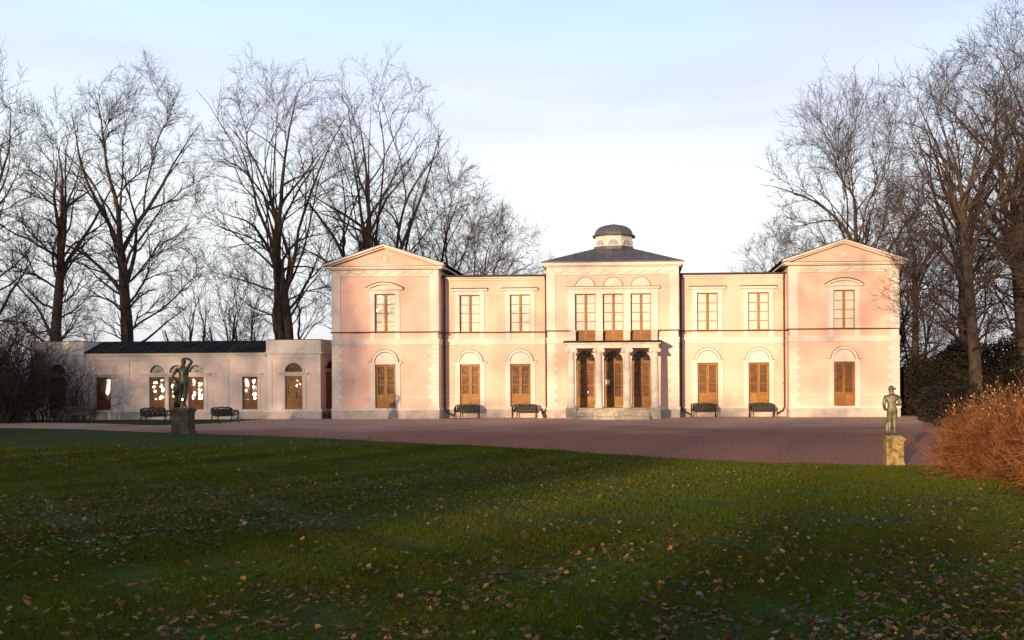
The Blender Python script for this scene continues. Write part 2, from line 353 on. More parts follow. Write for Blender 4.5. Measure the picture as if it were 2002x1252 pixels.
wc = make_window(0.606, 4.665, 7.455, lower=0.58)
for i,x in enumerate(CX):
    o = wc if i == 0 else copy_tree(wc, palace); o.location = (x, 0.13, 4.664)

# --- ground floor doors
def make_door(hw, H, parent, rows=3, panel=0.78, woodm=WOOD, backm=WOOD, name='door'):
    root = empty(name, parent=parent)
    f = MB(); f.box(-hw,-hw+0.04,-0.04,0.04,0,H); f.box(hw-0.04,hw,-0.04,0.04,0,H); f.box(-hw+0.04,hw-0.04,-0.04,0.04,H-0.04,H)
    f.build('frame', woodm, root)
    iw = hw-0.045
    for s in (-1,1):
        a, b = (-iw, -0.003) if s < 0 else (0.003, iw)
        d = MB(); st = 0.085
        d.box(a,a+st,-0.025,0.025,0.01,H-0.05); d.box(b-st,b,-0.025,0.025,0.01,H-0.05)
        d.box(a+st,b-st,-0.025,0.025,0.01,0.10); d.box(a+st,b-st,-0.025,0.025,panel-0.05,panel+0.03); d.box(a+st,b-st,-0.025,0.025,H-0.13,H-0.05)
        rh = (H-0.13-panel-0.03)/rows
        for k in range(1,rows): d.box(a+st,b-st,-0.018,0.018,panel+0.03+k*rh-0.016,panel+0.03+k*rh+0.016)
        d.build('leaf', woodm, root)
        MB().box(a+st,b-st,-0.012,0.012,0.10,panel-0.05).box(a+st+0.05,b-st-0.05,-0.026,-0.012,0.16,panel-0.11).build('lower_panel', woodm, root)
        me = pane_meshes(b-a-2*st-0.004, rh-0.036)
        for k in range(rows): link('pane', me, root, (a+st+0.002, 0, panel+0.03+k*rh+0.018))
    MB().box(-hw+0.02,hw-0.02,0.06,0.09,0.02,H-0.02).build('inner_shutter', backm, root)
    MB().tube([(0.05,-0.025,1.02),(0.05,-0.075,1.02),(0.11,-0.075,1.02)],0.011,6).build('handle', LINE, root)
    return root
d0 = make_door(HW-0.004, DZ1-DZ0-0.006, palace, backm=WOODD)
for i,(x,y) in enumerate(up):
    o = d0 if i == 0 else copy_tree(d0, palace); o.location = (x, y+0.15, DZ0+0.003)

# --- surrounds
def arch_surround():
    m = MB()
    m.box(-HW-0.29,-HW,-0.06,-0.001,0.66,3.36); m.box(HW,HW+0.29,-0.06,-0.001,0.66,3.36)
    m.ring(0,3.40,0.66,0.80,0,pi,24,-0.10,-0.001)                 # archivolt
    m.box(-1.04,-0.62,-0.12,-0.061,3.36,3.45); m.box(0.62,1.04,-0.12,-0.061,3.36,3.45)
    m.box(-1.04,-0.92,-0.061,-0.001,3.36,3.45); m.box(0.92,1.04,-0.061,-0.001,3.36,3.45)
    m.box(-HW,HW,-0.05,-0.001,3.302,3.399)
    return m.mesh('door_surround', WHITE)
def tympanum():
    m = MB(); m.disc(0,3.40,0.66,0,pi,24,-0.03,-0.002)
    for k in range(1,6):                                          # faint shell ribs
        a = pi*k/6; m.tube([(0.12*cos(a),-0.032,3.42+0.12*sin(a)),(0.52*cos(a),-0.032,3.42+0.52*sin(a))],0.016,4)
    m.ring(0,3.40,0.0,0.10,0,pi,8,-0.05,-0.03)
    return m.mesh('tympanum', WHITE)
am, tm = arch_surround(), tympanum()
af = MB().ring(0,3.40,0.800,0.825,0,pi,24,-0.105,-0.001).ring(0,3.40,0.625,0.659,0,pi,24,-0.045,-0.031).box(-1.05,-0.80,-0.13,-0.001,3.4505,3.475).box(0.80,1.05,-0.13,-0.001,3.4505,3.475).mesh('arch_edging', LINE)  # dark rings along both arch edges and dark strips on the imposts
for x,y in up:
    link('door_surround', am, palace, (x,y,0)); link('tympanum', tm, palace, (x,y,0)); link('arch_edging', af, palace, (x,y,0))
def window_surround(seg):
    m = MB()
    m.box(-HW-0.28,-HW,-0.07,-0.001,5.30,7.56); m.box(HW,HW+0.28,-0.07,-0.001,5.30,7.56)
    m.box(-HW-0.28,HW+0.28,-0.06,-0.001,7.561,7.80)
    m.box(-1.02,1.02,-0.10,-0.001,7.561,7.62)
    if not seg:
        m.box(-1.10,1.10,-0.20,-0.001,7.801,7.93)
    else:
        R = 2.02; cz = 8.24-R; a = math.asin(1.13/R)
        m.ring(0,cz,R-0.11,R,pi/2-a,pi/2+a,18,-0.24,-0.001)
        m.box(-1.06,1.06,-0.20,-0.002,7.801,7.88)
        m.prism([(-1.02,7.881),(1.02,7.881)]+[((R-0.1)*sin(a*k/6)*0.94, cz+(R-0.1)*cos(a*k/6*0.94)) for k in range(6,-7,-1)], -0.05,-0.002)
    return m.mesh('window_surround', WHITE)
wsq, wsg = window_surround(False), window_surround(True)
capf = MB().box(-1.13,1.13,-0.24,-0.001,7.931,7.985).mesh('flashing', LINE)
R = 2.02; a_ = math.asin(1.13/R)
capg = MB().ring(0,8.24-R,R+0.002,R+0.055,pi/2-a_,pi/2+a_,18,-0.26,-0.001).mesh('flashing', LINE)
for x,y in up:
    s = abs(x) > 11
    link('window_surround', wsg if s else wsq, palace, (x,y,0)); link('flashing', capg if s else capf, palace, (x,y,0))

# --- plinth, mouldings, bands
def runs(z0, z1, pr, m, name, skip_porch=False, doors=False, pav_only=False):
    for bi,(x0,x1,y0,y1,zt,cs) in enumerate(blocks+[(-3.93,3.93,0,10,9.1,[])]):
        mb = MB(); e = pr if y0 == 0 else 0
        segs = [(x0-e, x1+e)]
        if doors:
            segs = []; a = x0-e
            for c in cs: segs.append((a, c-HW-0.29)); a = c+HW+0.29
            segs.append((a, x1+e))
        if y0 == 0 and not cs:
            segs = [(x0-e,-2.45),(2.45,x1+e)] if skip_porch else segs
        for a,b in segs: MB().box(a,b,y0-pr,y0-0.001,z0,z1).build(name, m, palace)
        if y0 == 0 and (x0 != -17.0 or True):
            MB().box(x0-pr,x0-0.001,y0,y0+(1.29 if x0>-17 else 11.9),z0,z1).build(name, m, palace); MB().box(x1+0.001,x1+pr,y0,y0+(1.29 if x1<17 else 11.9),z0,z1).build(name, m, palace)
runs(0.0, 0.52, 0.06, PLINTH, 'plinth', skip_porch=True)
runs(0.521, 0.655, 0.085, WHITE, 'base_moulding', skip_porch=True)
runs(1.29, 1.34, 0.03, WHITE, 'dado_rail', skip_porch=True, doors=True)
runs(4.50, 4.74, 0.05, WHITE, 'belt_band', skip_porch=True)
runs(4.741, 4.83, 0.08, WHITE, 'belt_moulding', skip_porch=True)
runs(5.215, 5.285, 0.11, LINE, 'string_course', skip_porch=True)
# dies under the windows between belt and string course
for x,y in up:
    for s in (-1,1): MB().box(x+s*(HW+0.14)-0.15,x+s*(HW+0.14)+0.15,y-0.045,y-0.001,4.831,5.214).build('die', WHITE, palace)
# corner strips upper floor + frieze + cornice + swags on pavilions and centre
SWAG = MB()
for k in range(12):
    a = pi+pi*k/12; b = pi+pi*(k+1)/12
SWAG.tube([(0.36*cos(pi+pi*k/12), -0.03, 0.19*sin(pi+pi*k/12)) for k in range(13)], [0.018+0.028*sin(pi*k/12) for k in range(13)], 5)
SWAG.tube([(-0.36,-0.03,0.02),(-0.36,-0.03,-0.12)],[0.02,0.012],5)
swag_me = SWAG.mesh('swag', WHITE)
for (x0,x1,zf0,zf1,n) in [(-17.0,-10.55,8.66,9.10,7),(10.55,17.0,8.66,9.10,7),(-3.93,3.93,8.64,9.08,9)]:
    for a,b in ((x0,x0+0.50),(x1-0.50,x1)):
        mb = MB().box(a,b,-0.05,-0.001,5.287,zf0-0.001)
        for i in range(4 if x0 == -3.93 else 0): mb.box(a+0.07+i*0.1,a+0.11+i*0.1,-0.06,-0.051,5.45,8.5)
        mb.build('pilaster', WHITE, palace)
        MB().box(a,b,-0.05,-0.001,4.832,5.213).build('die', WHITE, palace)
    MB().box(x0,x1,-0.045,-0.001,zf0,zf1).build('frieze', WHITE, palace)
    MB().box(x0,x1,-0.08,-0.0455,zf0-0.03,zf0+0.03).build('frieze_moulding', WHITE, palace)
    st = (x1-x0-0.5)/n
    for i in range(n): link('swag', swag_me, palace, (x0+0.25+st*(i+0.5), -0.045, zf0+0.30))
    # returns on the visible flanks
    for xs_, sg in ((x0,-1),(x1,1)):
        MB().box(min(xs_+sg*0.001,xs_+sg*0.05),max(xs_+sg*0.001,xs_+sg*0.05),0.0,0.45,5.287,zf0).build('pilaster', WHITE, palace)
        MB().box(min(xs_+sg*0.001,xs_+sg*0.045),max(xs_+sg*0.001,xs_+sg*0.045),0.0,1.28 if abs(xs_)<17 else 11.9,zf0+0.001,zf1).build('frieze', WHITE, palace)
# quoins
def quoin_meshes():
    out = []
    for w in (0.66, 0.48):
        out.append([MB().prism([(0,0.012),(0.012,0),(w-0.012,0),(w,0.012),(w,0.243),(w-0.012,0.255),(0.012,0.255),(0,0.243)] , -0.035, -0.001).mesh('quoin', WHITE)])
    return out
qm = quoin_meshes()
qs = MB().box(-0.035,-0.001,0,0.55,0.004,0.251).mesh('quoin', WHITE)
for k in range(14):
    z = 0.67+k*0.273
    for x0,x1 in ((-17.0,-10.55),(10.55,17.0),(-3.93,3.93)):
        w = (0.66,0.48)[k%2]
        link('quoin', qm[k%2][0], palace, (x0-0.035,0,z)); link('quoin', qm[k%2][0], palace, (x1+0.035-w,0,z))
    for x,s in ((-10.55,1),(10.55,0),(3.93,1)):
        link('quoin', qs, palace, (x+(0.036 if s else 0),0,z))
# --- pediments
for c in (-13.775, 13.775):
    hw, zb, za, yf = 3.225, 9.10, 10.52, -0.42
    MB().box(c-hw-0.36,c+hw+0.36,yf,-0.002,zb,zb+0.09).box(c-hw-0.28,c+hw+0.28,yf+0.1,-0.003,zb-0.06,zb-0.0005).build('cornice', WHITE, palace)
    MB().box(c-hw-0.37,c+hw+0.37,yf-0.01,-0.002,zb+0.0905,zb+0.125).build('flashing', LINE, palace)
    MB().prism([(c-hw-0.05,zb+0.126),(c+hw+0.05,zb+0.126),(c,za-0.22)], -0.03, 0.2).build('tympanum', STUCCO, palace)
    for s in (-1,1):
        p = [(0,za-0.20),(s*(hw+0.40),zb+0.0),(s*(hw+0.40),zb+0.17),(0,za)]
        if s > 0: p = p
        else: p = p[::-1]
        q = [(c+x,z) for x,z in p]
        # raking cornice in two steps
        m = MB(); m.prism([(c+x,z) for x,z in ([(0,za-0.10),(s*(hw+0.42),zb+0.126),(s*(hw+0.42),zb+0.25),(0,za+0.02)][::s])], yf-0.02, 0.25)
        m.prism([(c+x,z) for x,z in ([(0,za-0.20),(s*(hw+0.10),zb+0.128),(s*(hw+0.38),zb+0.128),(0,za-0.101)][::s])], yf+0.14, 0.24)
        m.build('raking_cornice', WHITE, palace)
        # roof slope
        m = MB(); m.prism([(c+x,z) for x,z in ([(0,za+0.022),(s*(hw+0.46),zb+0.24),(s*(hw+0.46),zb+0.28),(0,za+0.06)][::s])], yf-0.04, 12.3)
        m.build('roof', METAL, palace)
        MB().box(min(c+s*hw,c+s*(hw+0.40)),max(c+s*hw,c+s*(hw+0.40)),0.02,12.2,zb+0.0,zb+0.09).build('eaves', WHITE, palace)
    # wreath and scrolls
    m = MB(); m.tube([(c+0.24*cos(2*pi*k/16),-0.06,zb+0.62+0.24*sin(2*pi*k/16)) for k in range(17)],0.035,5)
    m.ring(c,zb+0.62,0,0.12,0,2*pi,12,-0.06,-0.03); m.build('wreath', WHITE, palace)
    for s in (-1,1):
        m = MB()
        for k in range(5):
            r = 0.13-0.018*k; x0_ = c+s*(0.42+k*0.19)
            m.tube([(x0_+s*r*cos(t*0.5)*(1-t*0.05),-0.05,zb+0.30+r*sin(t*0.5)*(1-t*0.05)) for t in range(12)],0.022,4)
        m.box(min(c+s*0.02,c+s*1.25),max(c+s*0.02,c+s*1.25),-0.05,-0.03,zb+0.16,zb+0.20)
        m.build('scroll_relief', WHITE, palace)
# --- link cornices and roofs
for x0,x1 in ((-10.55,-3.93),(3.93,10.55)):
    MB().box(x0+0.005,x1-0.005,1.18,1.299,8.46,8.56).box(x0+0.005,x1-0.005,1.02,1.35,8.5605,8.68).build('cornice', WHITE, palace)
    MB().prismx([(0.92,8.6805),(0.92,8.74),(5.9,9.25),(10.9,8.74),(10.9,8.6805)], x0+0.003, x1-0.003).build('roof', METAL, palace)
    MB().tube([(x0+0.02,0.90,8.70),(x1-0.02,0.90,8.70)],0.055,8).build('gutter', LINE, palace)
# --- centre block: cornice, hip roof, lantern
MB().box(-4.10,4.10,-0.17,10.17,9.081,9.15).box(-4.24,4.24,-0.31,10.31,9.1505,9.32).build('cornice', WHITE, palace)
MB().box(-4.28,4.28,-0.35,10.35,9.3205,9.39).build('flashing', LROOF, palace)
def hip(mb, h0, y0, y1, z0, h1, ya, yb, z1):
    mb.add([(-h0,y0,z0),(h0,y0,z0),(h0,y1,z0),(-h0,y1,z0),(-h1,ya,z1),(h1,ya,z1),(h1,yb,z1),(-h1,yb,z1)], [(0,1,5,4),(1,2,6,5),(2,3,7,6),(3,0,4,7),(4,5,6,7)])
hr = MB(); hip(hr, 4.26, -0.33, 8.6, 9.3905, 1.22, 2.75, 5.25, 10.50); roof = hr.build('roof', LROOF, palace)
for k in range(-7,8):                                   # standing seams on the front slope
    x = k*0.58; t = 1.0 if abs(x) < 1.2 else 1-(abs(x)-1.22)/(4.26-1.22)
    if t <= 0.03: continue
    MB().tube([(x,-0.33,9.40),(x,-0.33+3.08*t,9.40+1.11*t)],0.013,4).build('seam', LROOF, roof)
    if abs(k) < 5:
        for sg in (-1,1): MB().tube([(sg*4.26,4+k*0.58,9.40),(sg*(4.26-3.04*min(1,1-(abs(k*0.58)-1.22)/3.2 if abs(k*0.58)>1.22 else 1)),4+k*0.58,9.40+1.11*min(1,1-(abs(k*0.58)-1.22)/3.2 if abs(k*0.58)>1.22 else 1))],0.013,4).build('seam', LROOF, roof)
lantern = empty('lantern', (0,4.0,0), parent=palace)
def octo(r, z0, z1, r2=None):
    m = MB(); r2 = r2 or r; k8 = 1/cos(pi/8)
    P0 = [(r*k8*cos(pi/8+pi/4*k), r*k8*sin(pi/8+pi/4*k), z0) for k in range(8)]; P1 = [(r2*k8*cos(pi/8+pi/4*k), r2*k8*sin(pi/8+pi/4*k), z1) for k in range(8)]
    m.add(P0+P1, [(k,(k+1)%8,(k+1)%8+8,k+8) for k in range(8)]+[tuple(range(8,16)), tuple(range(7,-1,-1))]); return m
octo(1.24,10.45,10.70).build('curb', LROOF, lantern)
octo(1.15,10.70,11.36).build('drum', WHITE, lantern)
octo(1.33,11.361,11.43,1.36).build('eaves', LROOF, lantern)
m = MB(); prof = [(1.22*cos(t*pi/2/12)**0.92, 11.43+0.74*sin(t*pi/2/12)) for t in range(12)]+[(0.06,12.18),(0.035,12.24),(0.005,12.25)]
k8 = 1/cos(pi/8); o_ = 0
vs = []; 
for r,z in prof: vs += [(r*k8*cos(pi/8+pi/4*k), r*k8*sin(pi/8+pi/4*k), z) for k in range(8)]
fs = [(i*8+k, i*8+(k+1)%8, (i+1)*8+(k+1)%8, (i+1)*8+k) for i in range(len(prof)-1) for k in range(8)]
m.add(vs, fs); m.build('dome', LROOF, lantern)
lw = MB().disc(0,0,0.33,0,pi,14,-0.012,-0.001).mesh('lunette', mat('lantern_glass',(0.30,0.34,0.36),0.15,spec=0.6))
lr = MB().ring(0,0,0.33,0.38,0,pi,14,-0.04,-0.001).tube([(0,-0.02,0.01),(0,-0.02,0.33)],0.012,4).mesh('lunette_rim', WHITE)
for k in range(8):
    a = pi/4*k
    for nm,me in (('lunette',lw),('lunette_rim',lr)): link(nm, me, lantern, (1.151*sin(a),-1.151*cos(a),10.77), a)
# --- centre windows: pilasters, entablature, lunettes
for x in (-2.48,-0.81,0.86,2.53): MB().box(x-0.215,x+0.215,-0.09,-0.001,5.27,7.50).build('pilaster', WHITE, palace)
MB().box(-2.76,2.80,-0.11,-0.001,7.4605,7.54).box(-2.70,2.74,-0.08,-0.001,7.5405,7.76).box(-2.80,2.84,-0.22,-0.001,7.7605,7.87).build('entablature', WHITE, palace)
MB().box(-2.82,2.86,-0.24,-0.001,7.8705,7.905).build('flashing', LINE, palace)
for x in CX:
    m = MB().disc(x,7.87,0.58,0,pi,24,-0.035,-0.002)
    for k in range(5):
        a = pi*(k+0.5)/5; m.tube([(x+0.1*cos(a),-0.04,7.95+0.1*sin(a)),(x+0.42*cos(a+0.15),-0.04,7.93+0.40*sin(a+0.15))],[0.03,0.012],4)
    m.build('lunette_relief', WHITE, palace)
    MB().ring(x,7.87,0.58,0.60,0,pi,24,-0.075,-0.001).build('lunette_edging', LINE, palace)  # thin dark ring round the lunette
# --- porch
porch = empty('porch', (0.05,-1.9,0), parent=palace)
PX = (-2.44,-0.82,0.82,2.44)
m = MB()
prof = [(0.29,0.0),(0.29,0.07),(0.25,0.08),(0.27,0.13),(0.25,0.17),(0.222,0.20),(0.222,1.0),(0.215,2.0),(0.195,3.0),(0.18,3.20),(0.20,3.24),(0.18,3.28)]
col_me = MB().lathe(prof, 20).mesh('column', STONE, True)
m = MB().box(-0.26,0.26,-0.20,0.20,3.44,3.50).box(-0.20,0.20,-0.17,0.17,3.29,3.44)
for s in (-1,1):
    for y in (-0.2,0.2):
        m.prism([(s*0.24+0.115*cos(2*pi*k/14), 3.36+0.115*sin(2*pi*k/14)) for k in range(14)], y-0.025, y+0.025)
        m.prism([(s*0.24+0.05*cos(2*pi*k/10), 3.36+0.05*sin(2*pi*k/10)) for k in range(10)], y-0.04 if y<0 else y+0.025, y-0.025 if y<0 else y+0.04)
    m.add(*[(lambda c: ([(s*0.24+0.09*cos(2*pi*k/10), yy, 3.36+0.09*sin(2*pi*k/10)) for yy in (-0.18,0.18) for k in range(10)], [(k,(k+1)%10,(k+1)%10+10,k+10) for k in range(10)]))(0)][0])
cap_me = m.mesh('capital', STONE)
for x in PX:
    link('column', col_me, porch, (x,0,0.655)); link('capital', cap_me, porch, (x,0,0.64))
for x in (-2.44,2.44):
    MB().box(x-0.31,x+0.31,-0.31,0.31,0,0.60).box(x-0.34,x+0.34,-0.34,0.34,0.601,0.653).build('pedestal', STEP, porch)
MB().box(-2.66,2.66,-0.22,1.895,4.141,4.38).box(-2.78,2.78,-0.34,1.895,4.3805,4.46).build('entablature', STONE, porch)
MB().prismx([(-0.42,4.461),(-0.42,4.55),(1.89,4.66),(1.89,4.461)], -2.86, 2.86).build('roof', METAL, porch)
for x in PX: MB().box(x-0.16,x+0.18,1.52,1.81,4.62,5.18).box(x-0.20,x+0.22,1.48,1.81,5.1805,5.25).build('pier', STONE, porch)
MB().box(-2.12,2.12,-0.05,1.80,0.50,0.652).box(-2.44,2.44,0.32,1.80,0.0,0.499).build('platform', STEP, porch)
random.seed(5)
for k,(y0_,y1_,z0_,z1_) in enumerate([(-0.86,-0.42,0.0,0.20),(-0.50,-0.05,0.201,0.40),(-0.05-0.22,-0.055,0.401,0.50)]):
    hwk = 2.12; x = -hwk
    while x < hwk-0.05:
        w = min(random.uniform(0.55,1.3), hwk-x)
        if hwk-x-w < 0.35: w = hwk-x
        d = random.uniform(-0.015,0.015)
        MB().box(x+0.007,x+w-0.007,y0_+d,y1_+0.06,z0_,z1_-random.uniform(0,0.008)).build('step_stone', STEP, porch); x += w
# portal doors with fanlights
dp = make_door(0.592, 2.78, palace, rows=3, panel=0.62, woodm=WOOD, backm=WOODR, name='portal_door')
for i,x in enumerate(CX):
    o = dp if i == 0 else copy_tree(dp, palace); o.location = (x, 0.12, 0.63)
    MB().spandrel(x-0.58,x+0.58,3.45,4.04,-0.03,0.20).box(x-0.66,x-0.58,-0.03,0.0,0.65,4.04).box(x+0.58,x+0.66,-0.03,0.0,0.65,4.04).build('portal_arch', WHITE, palace)
    f = empty('fanlight', (x,0.13,3.45), parent=palace)
    m = MB().ring(0,0,0.54,0.585,0,pi,18,-0.03,0.03).ring(0,0,0.0,0.13,0,pi,10,-0.03,0.03)
    for k in range(1,8): a = pi*k/8; m.tube([(0.12*cos(a),0,0.12*sin(a)),(0.55*cos(a),0,0.55*sin(a))],0.013,4)
    m.build('glazing_bars', WOODD, f)
    for k in range(8): MB().ring(0,0,0.135,0.535,pi*k/8+0.03,pi*(k+1)/8-0.03,3,-0.004,0.004).build('pane', GLASS, f)
    MB().disc(0,0,0.6,0,pi,16,0.07,0.09).build('backing', DARK, f)
    MB().box(x-0.60,x+0.60,0.06,0.22,3.405,3.449).build('transom', WOODD, palace)
MB().box(CX[1]-0.47,CX[1]-0.24,0.085,0.09,2.03,2.30).build('notice', PAPER, palace)
MB().box(CX[0]+0.10,CX[0]+0.16,0.07,0.10,1.50,1.62).build('notice', PAPER, palace)
# --- downpipes
for x,s in ((-10.38,1),(-4.13,-1),(4.13,1),(10.38,-1)):
    MB().tube([(x,0.95,8.66),(x,1.17,8.35),(x,1.17,0.62),(x+s*0.08,1.14,0.40),(x+s*0.50,1.05,0.16)],0.055,8).build('downpipe', PIPE, palace)
    for z in (2.0,4.3,6.6): MB().box(x-0.08,x+0.08,1.12,1.299,z,z+0.035).build('pipe_bracket', PIPE, palace)
stone = tag(MB().lathe([(0.24,0.0),(0.20,0.06),(0.10,0.30),(0.06,0.36),(0.05,0.42)],10).build('drain_spout_stone', WHITE, None, (-4.45,0.55,0.0)), 'small white cone-shaped stone beside the porch by the downpipe', 'stone')

# ------------------------------------------------------------------ low wing
wing = tag(empty('garden_wing', (-27.06,1.0,0)), 'low pale pink single-storey wing with black hipped roof', 'building')
WING = stucco('wing_stucco', (0.78,0.60,0.525), (0.83,0.65,0.57), (0.58,0.47,0.42), 0.22)
YB = -0.22
wd = [(-4.62,None),(-1.22,1),(0.0,1),(1.23,1),(4.60,None)]
mb = MB(); ops = []
for x,fan in wd: ops.append((x-0.49,x+0.49,0.60,2.62))
for x in (-1.22,0.0,1.23): ops.append((x-0.46,x+0.46,2.90,3.42))
wall_face(mb,-5.75,5.75,0,4.02,0,ops); shell(mb,-5.75,5.75,0,4.02,0,7); mb.build('wall', WING, wing)
for s in (-1,1):
    c = s*7.42; mb = MB(); wall_face(mb,c-1.67,c+1.67,0,4.85,YB,[(c-0.55,c+0.55,0.60,2.64),(c-0.55,c+0.55,2.88,3.50)]); shell(mb,c-1.67,c+1.67,0,4.85,YB,5.0)
    mb.build('wall', WING, wing)
    MB().box(c-1.67,c+1.67,YB+0.001,5.0,4.851,4.90).build('roof', METAL, wing)
    MB().box(c-1.71,c+1.71,YB-0.04,YB-0.001,4.10,4.86).box(c+1.671,c+1.71,YB,4.98,4.10,4.86).box(c-1.71,c-1.671,YB,4.98,4.10,4.86).build('parapet', WHITE, wing)
    MB().box(c-1.80,c+1.80,YB-0.13,YB-0.042,4.02,4.10).box(c+1.711,c+1.80,YB,4.98,4.02,4.10).box(c-1.80,c-1.711,YB,4.98,4.02,4.10).build('cornice', WHITE, wing)
    MB().box(c-1.67,c+1.67,YB-0.05,YB-0.001,3.72,4.019).box(c-1.67,c-1.35,YB-0.05,YB-0.001,0.62,3.719).box(c+1.35,c+1.67,YB-0.05,YB-0.001,0.62,3.719).build('pilaster', WHITE, wing)
    MB().box(c-1.72,c+1.72,YB-0.06,YB-0.001,0,0.46).box(c+1.671,c+1.72,YB,4.98,0,0.46).build('plinth', PLINTH, wing)
    MB().box(c-1.75,c+1.75,YB-0.09,YB-0.001,0.4605,0.585).box(c+1.671,c+1.75,YB,4.98,0.4605,0.585).build('base_moulding', WHITE, wing)
    MB().box(c-0.76,c-0.55,YB-0.06,YB-0.002,0.60,2.68).box(c+0.55,c+0.76,YB-0.06,YB-0.002,0.60,2.68).box(c-0.85,c+0.85,YB-0.07,YB-0.002,2.6805,2.80).box(c-0.95,c+0.95,YB-0.16,YB-0.002,2.8005,2.875).ring(c,2.88,0.56,0.66,0,pi,20,YB-0.06,YB-0.002).spandrel(c-0.56,c+0.56,2.88,3.52,YB-0.01,YB+0.12).build('door_surround', WHITE, wing)
MB().prismx([(-0.30,4.10),(-0.30,4.15),(2.1,4.93),(4.9,4.93),(7.3,4.10)], -5.72, 5.72).build('roof', METAL, wing)
for k in range(-9,10): MB().tube([(k*0.6,-0.31,4.165),(k*0.6,2.09,4.945)],0.016,4).build('seam', METAL, wing)
MB().box(-5.74,5.74,-0.24,-0.001,4.00,4.095).box(-5.74,5.74,-0.13,-0.002,3.90,3.999).build('cornice', WHITE, wing)
MB().box(-5.74,5.74,-0.045,-0.001,3.70,3.899).build('frieze', WHITE, wing)
for x in (-3.12,3.12): MB().box(x-0.16,x+0.16,-0.045,-0.001,0.60,3.56).box(x-0.20,x+0.20,-0.06,-0.001,3.5605,3.698).build('pilaster', WHITE, wing)
MB().box(-5.74,5.74,-0.05,-0.001,0,0.46).build('plinth', PLINTH, wing)
MB().box(-5.74,5.74,-0.085,-0.001,0.4605,0.585).build('base_moulding', WHITE, wing)
m = MB()
for x in (-1.83,-0.61,0.615,1.84): m.box(x-0.12,x+0.12,-0.05,-0.001,0.60,2.66)
m.box(-2.05,2.06,-0.06,-0.001,2.6605,2.78).box(-2.16,2.17,-0.15,-0.001,2.7805,2.88)
for x in (-1.22,0.0,1.23): m.spandrel(x-0.46,x+0.46,2.905,3.43,-0.012,0.10)
m.build('triple_surround', WHITE, wing)
for x in (-4.62,4.60):
    MB().box(x-0.66,x-0.49,-0.05,-0.001,0.60,2.64).box(x+0.49,x+0.66,-0.05,-0.001,0.60,2.64).box(x-0.70,x+0.70,-0.06,-0.001,2.6405,2.76).box(x-0.82,x+0.82,-0.14,-0.001,2.7605,2.84).build('door_surround', WHITE, wing)
rt = random.Random(8)
dw = make_door(0.487, 2.01, wing, rows=3, panel=0.55, woodm=WOODR, backm=WOODR)
for i,(x,fan) in enumerate(wd):
    o = dw if i == 0 else copy_tree(dw, wing); o.location = (x,0.14,0.603)
    for ch in o.children:
        if ch.name.startswith('pane'): ch.rotation_euler = (radians(-rt.uniform(2.3,4.0)), 0, (math.atan2(28.76-x,65.4)-SUN_AZ)/2+radians(rt.uniform(-0.9,0.9)))
db = make_door(0.546, 2.03, wing, rows=3, panel=0.58, woodm=WOOD, backm=WOOD)
for i,c in enumerate((7.42,-7.42)):
    o = db if i == 0 else copy_tree(db, wing); o.location = (c,YB+0.14,0.603)
    for ch in o.children:
        if ch.name.startswith('pane'): ch.rotation_euler = (radians(-rt.uniform(0.5,3.0)), 0, radians(rt.uniform(-1,1)))
for x,y,r,bk in ((-1.22,0,0.45,BLIND),(0,0,0.45,BLIND),(1.23,0,0.45,BLIND),(7.42,YB,0.55,WOODD),(-7.42,YB,0.55,WOODD)):
    f = empty('fanlight', (x,y+0.13,2.905 if r<0.5 else 2.885), parent=wing)
    m = MB().ring(0,0,r-0.035,r,0,pi,18,-0.03,0.02).box(-r,r,-0.03,0.02,-0.004,0.03)
    if r < 0.5:
        for a in (pi/4,pi/2,3*pi/4): m.tube([(0,0,0.01),((r-0.02)*cos(a),0,(r-0.02)*sin(a))],0.013,4)
    else:
        for k in range(5):
            a = pi*(k+0.5)/5; m.tube([(0.30*cos(a)+0.11*cos(t*0.63),0,0.28*sin(a)+0.11*sin(t*0.63)) for t in range(11)],0.014,4)
    m.build('glazing_bars', LINE if r<0.5 else WOOD, f)
    for k in range(4): MB().ring(0,0,0.03,r-0.04,pi*k/4+0.035,pi*(k+1)/4-0.035,5,-0.004,0.004).build('pane', GLASS, f)
    MB().disc(0,0,r+0.02,0,pi,16,0.06,0.08).build('backing', bk, f)  # triple-window fanlights: pale backing stands for sky reflected in the glass
# side of the block facing the palace: a tall shuttered door and a lamp-like hood
MB().box(9.091,9.13,0.9,1.9,0.60,2.9).box(9.131,9.15,1.0,1.38,0.7,2.8).box(9.131,9.15,1.42,1.8,0.7,2.8).build('side_shutter', WOODD, wing)
MB().box(9.091,9.40,0.8,2.0,3.15,3.25).lathe([(0.16,3.26),(0.20,3.35),(0.12,3.55),(0.03,3.62)],8,9.28,1.4).build('side_hood', METAL, wing)
MB().tube([(5.66,-0.33,4.06),(5.66,-0.10,3.8),(5.66,-0.10,0.5),(5.60,-0.20,0.25)],0.05,8).build('downpipe', WHITE, wing)
MB().tube([(9.25,0.3,0.0),(9.25,0.3,0.35)],0.22,8).build('base_tub', PEDD, wing)

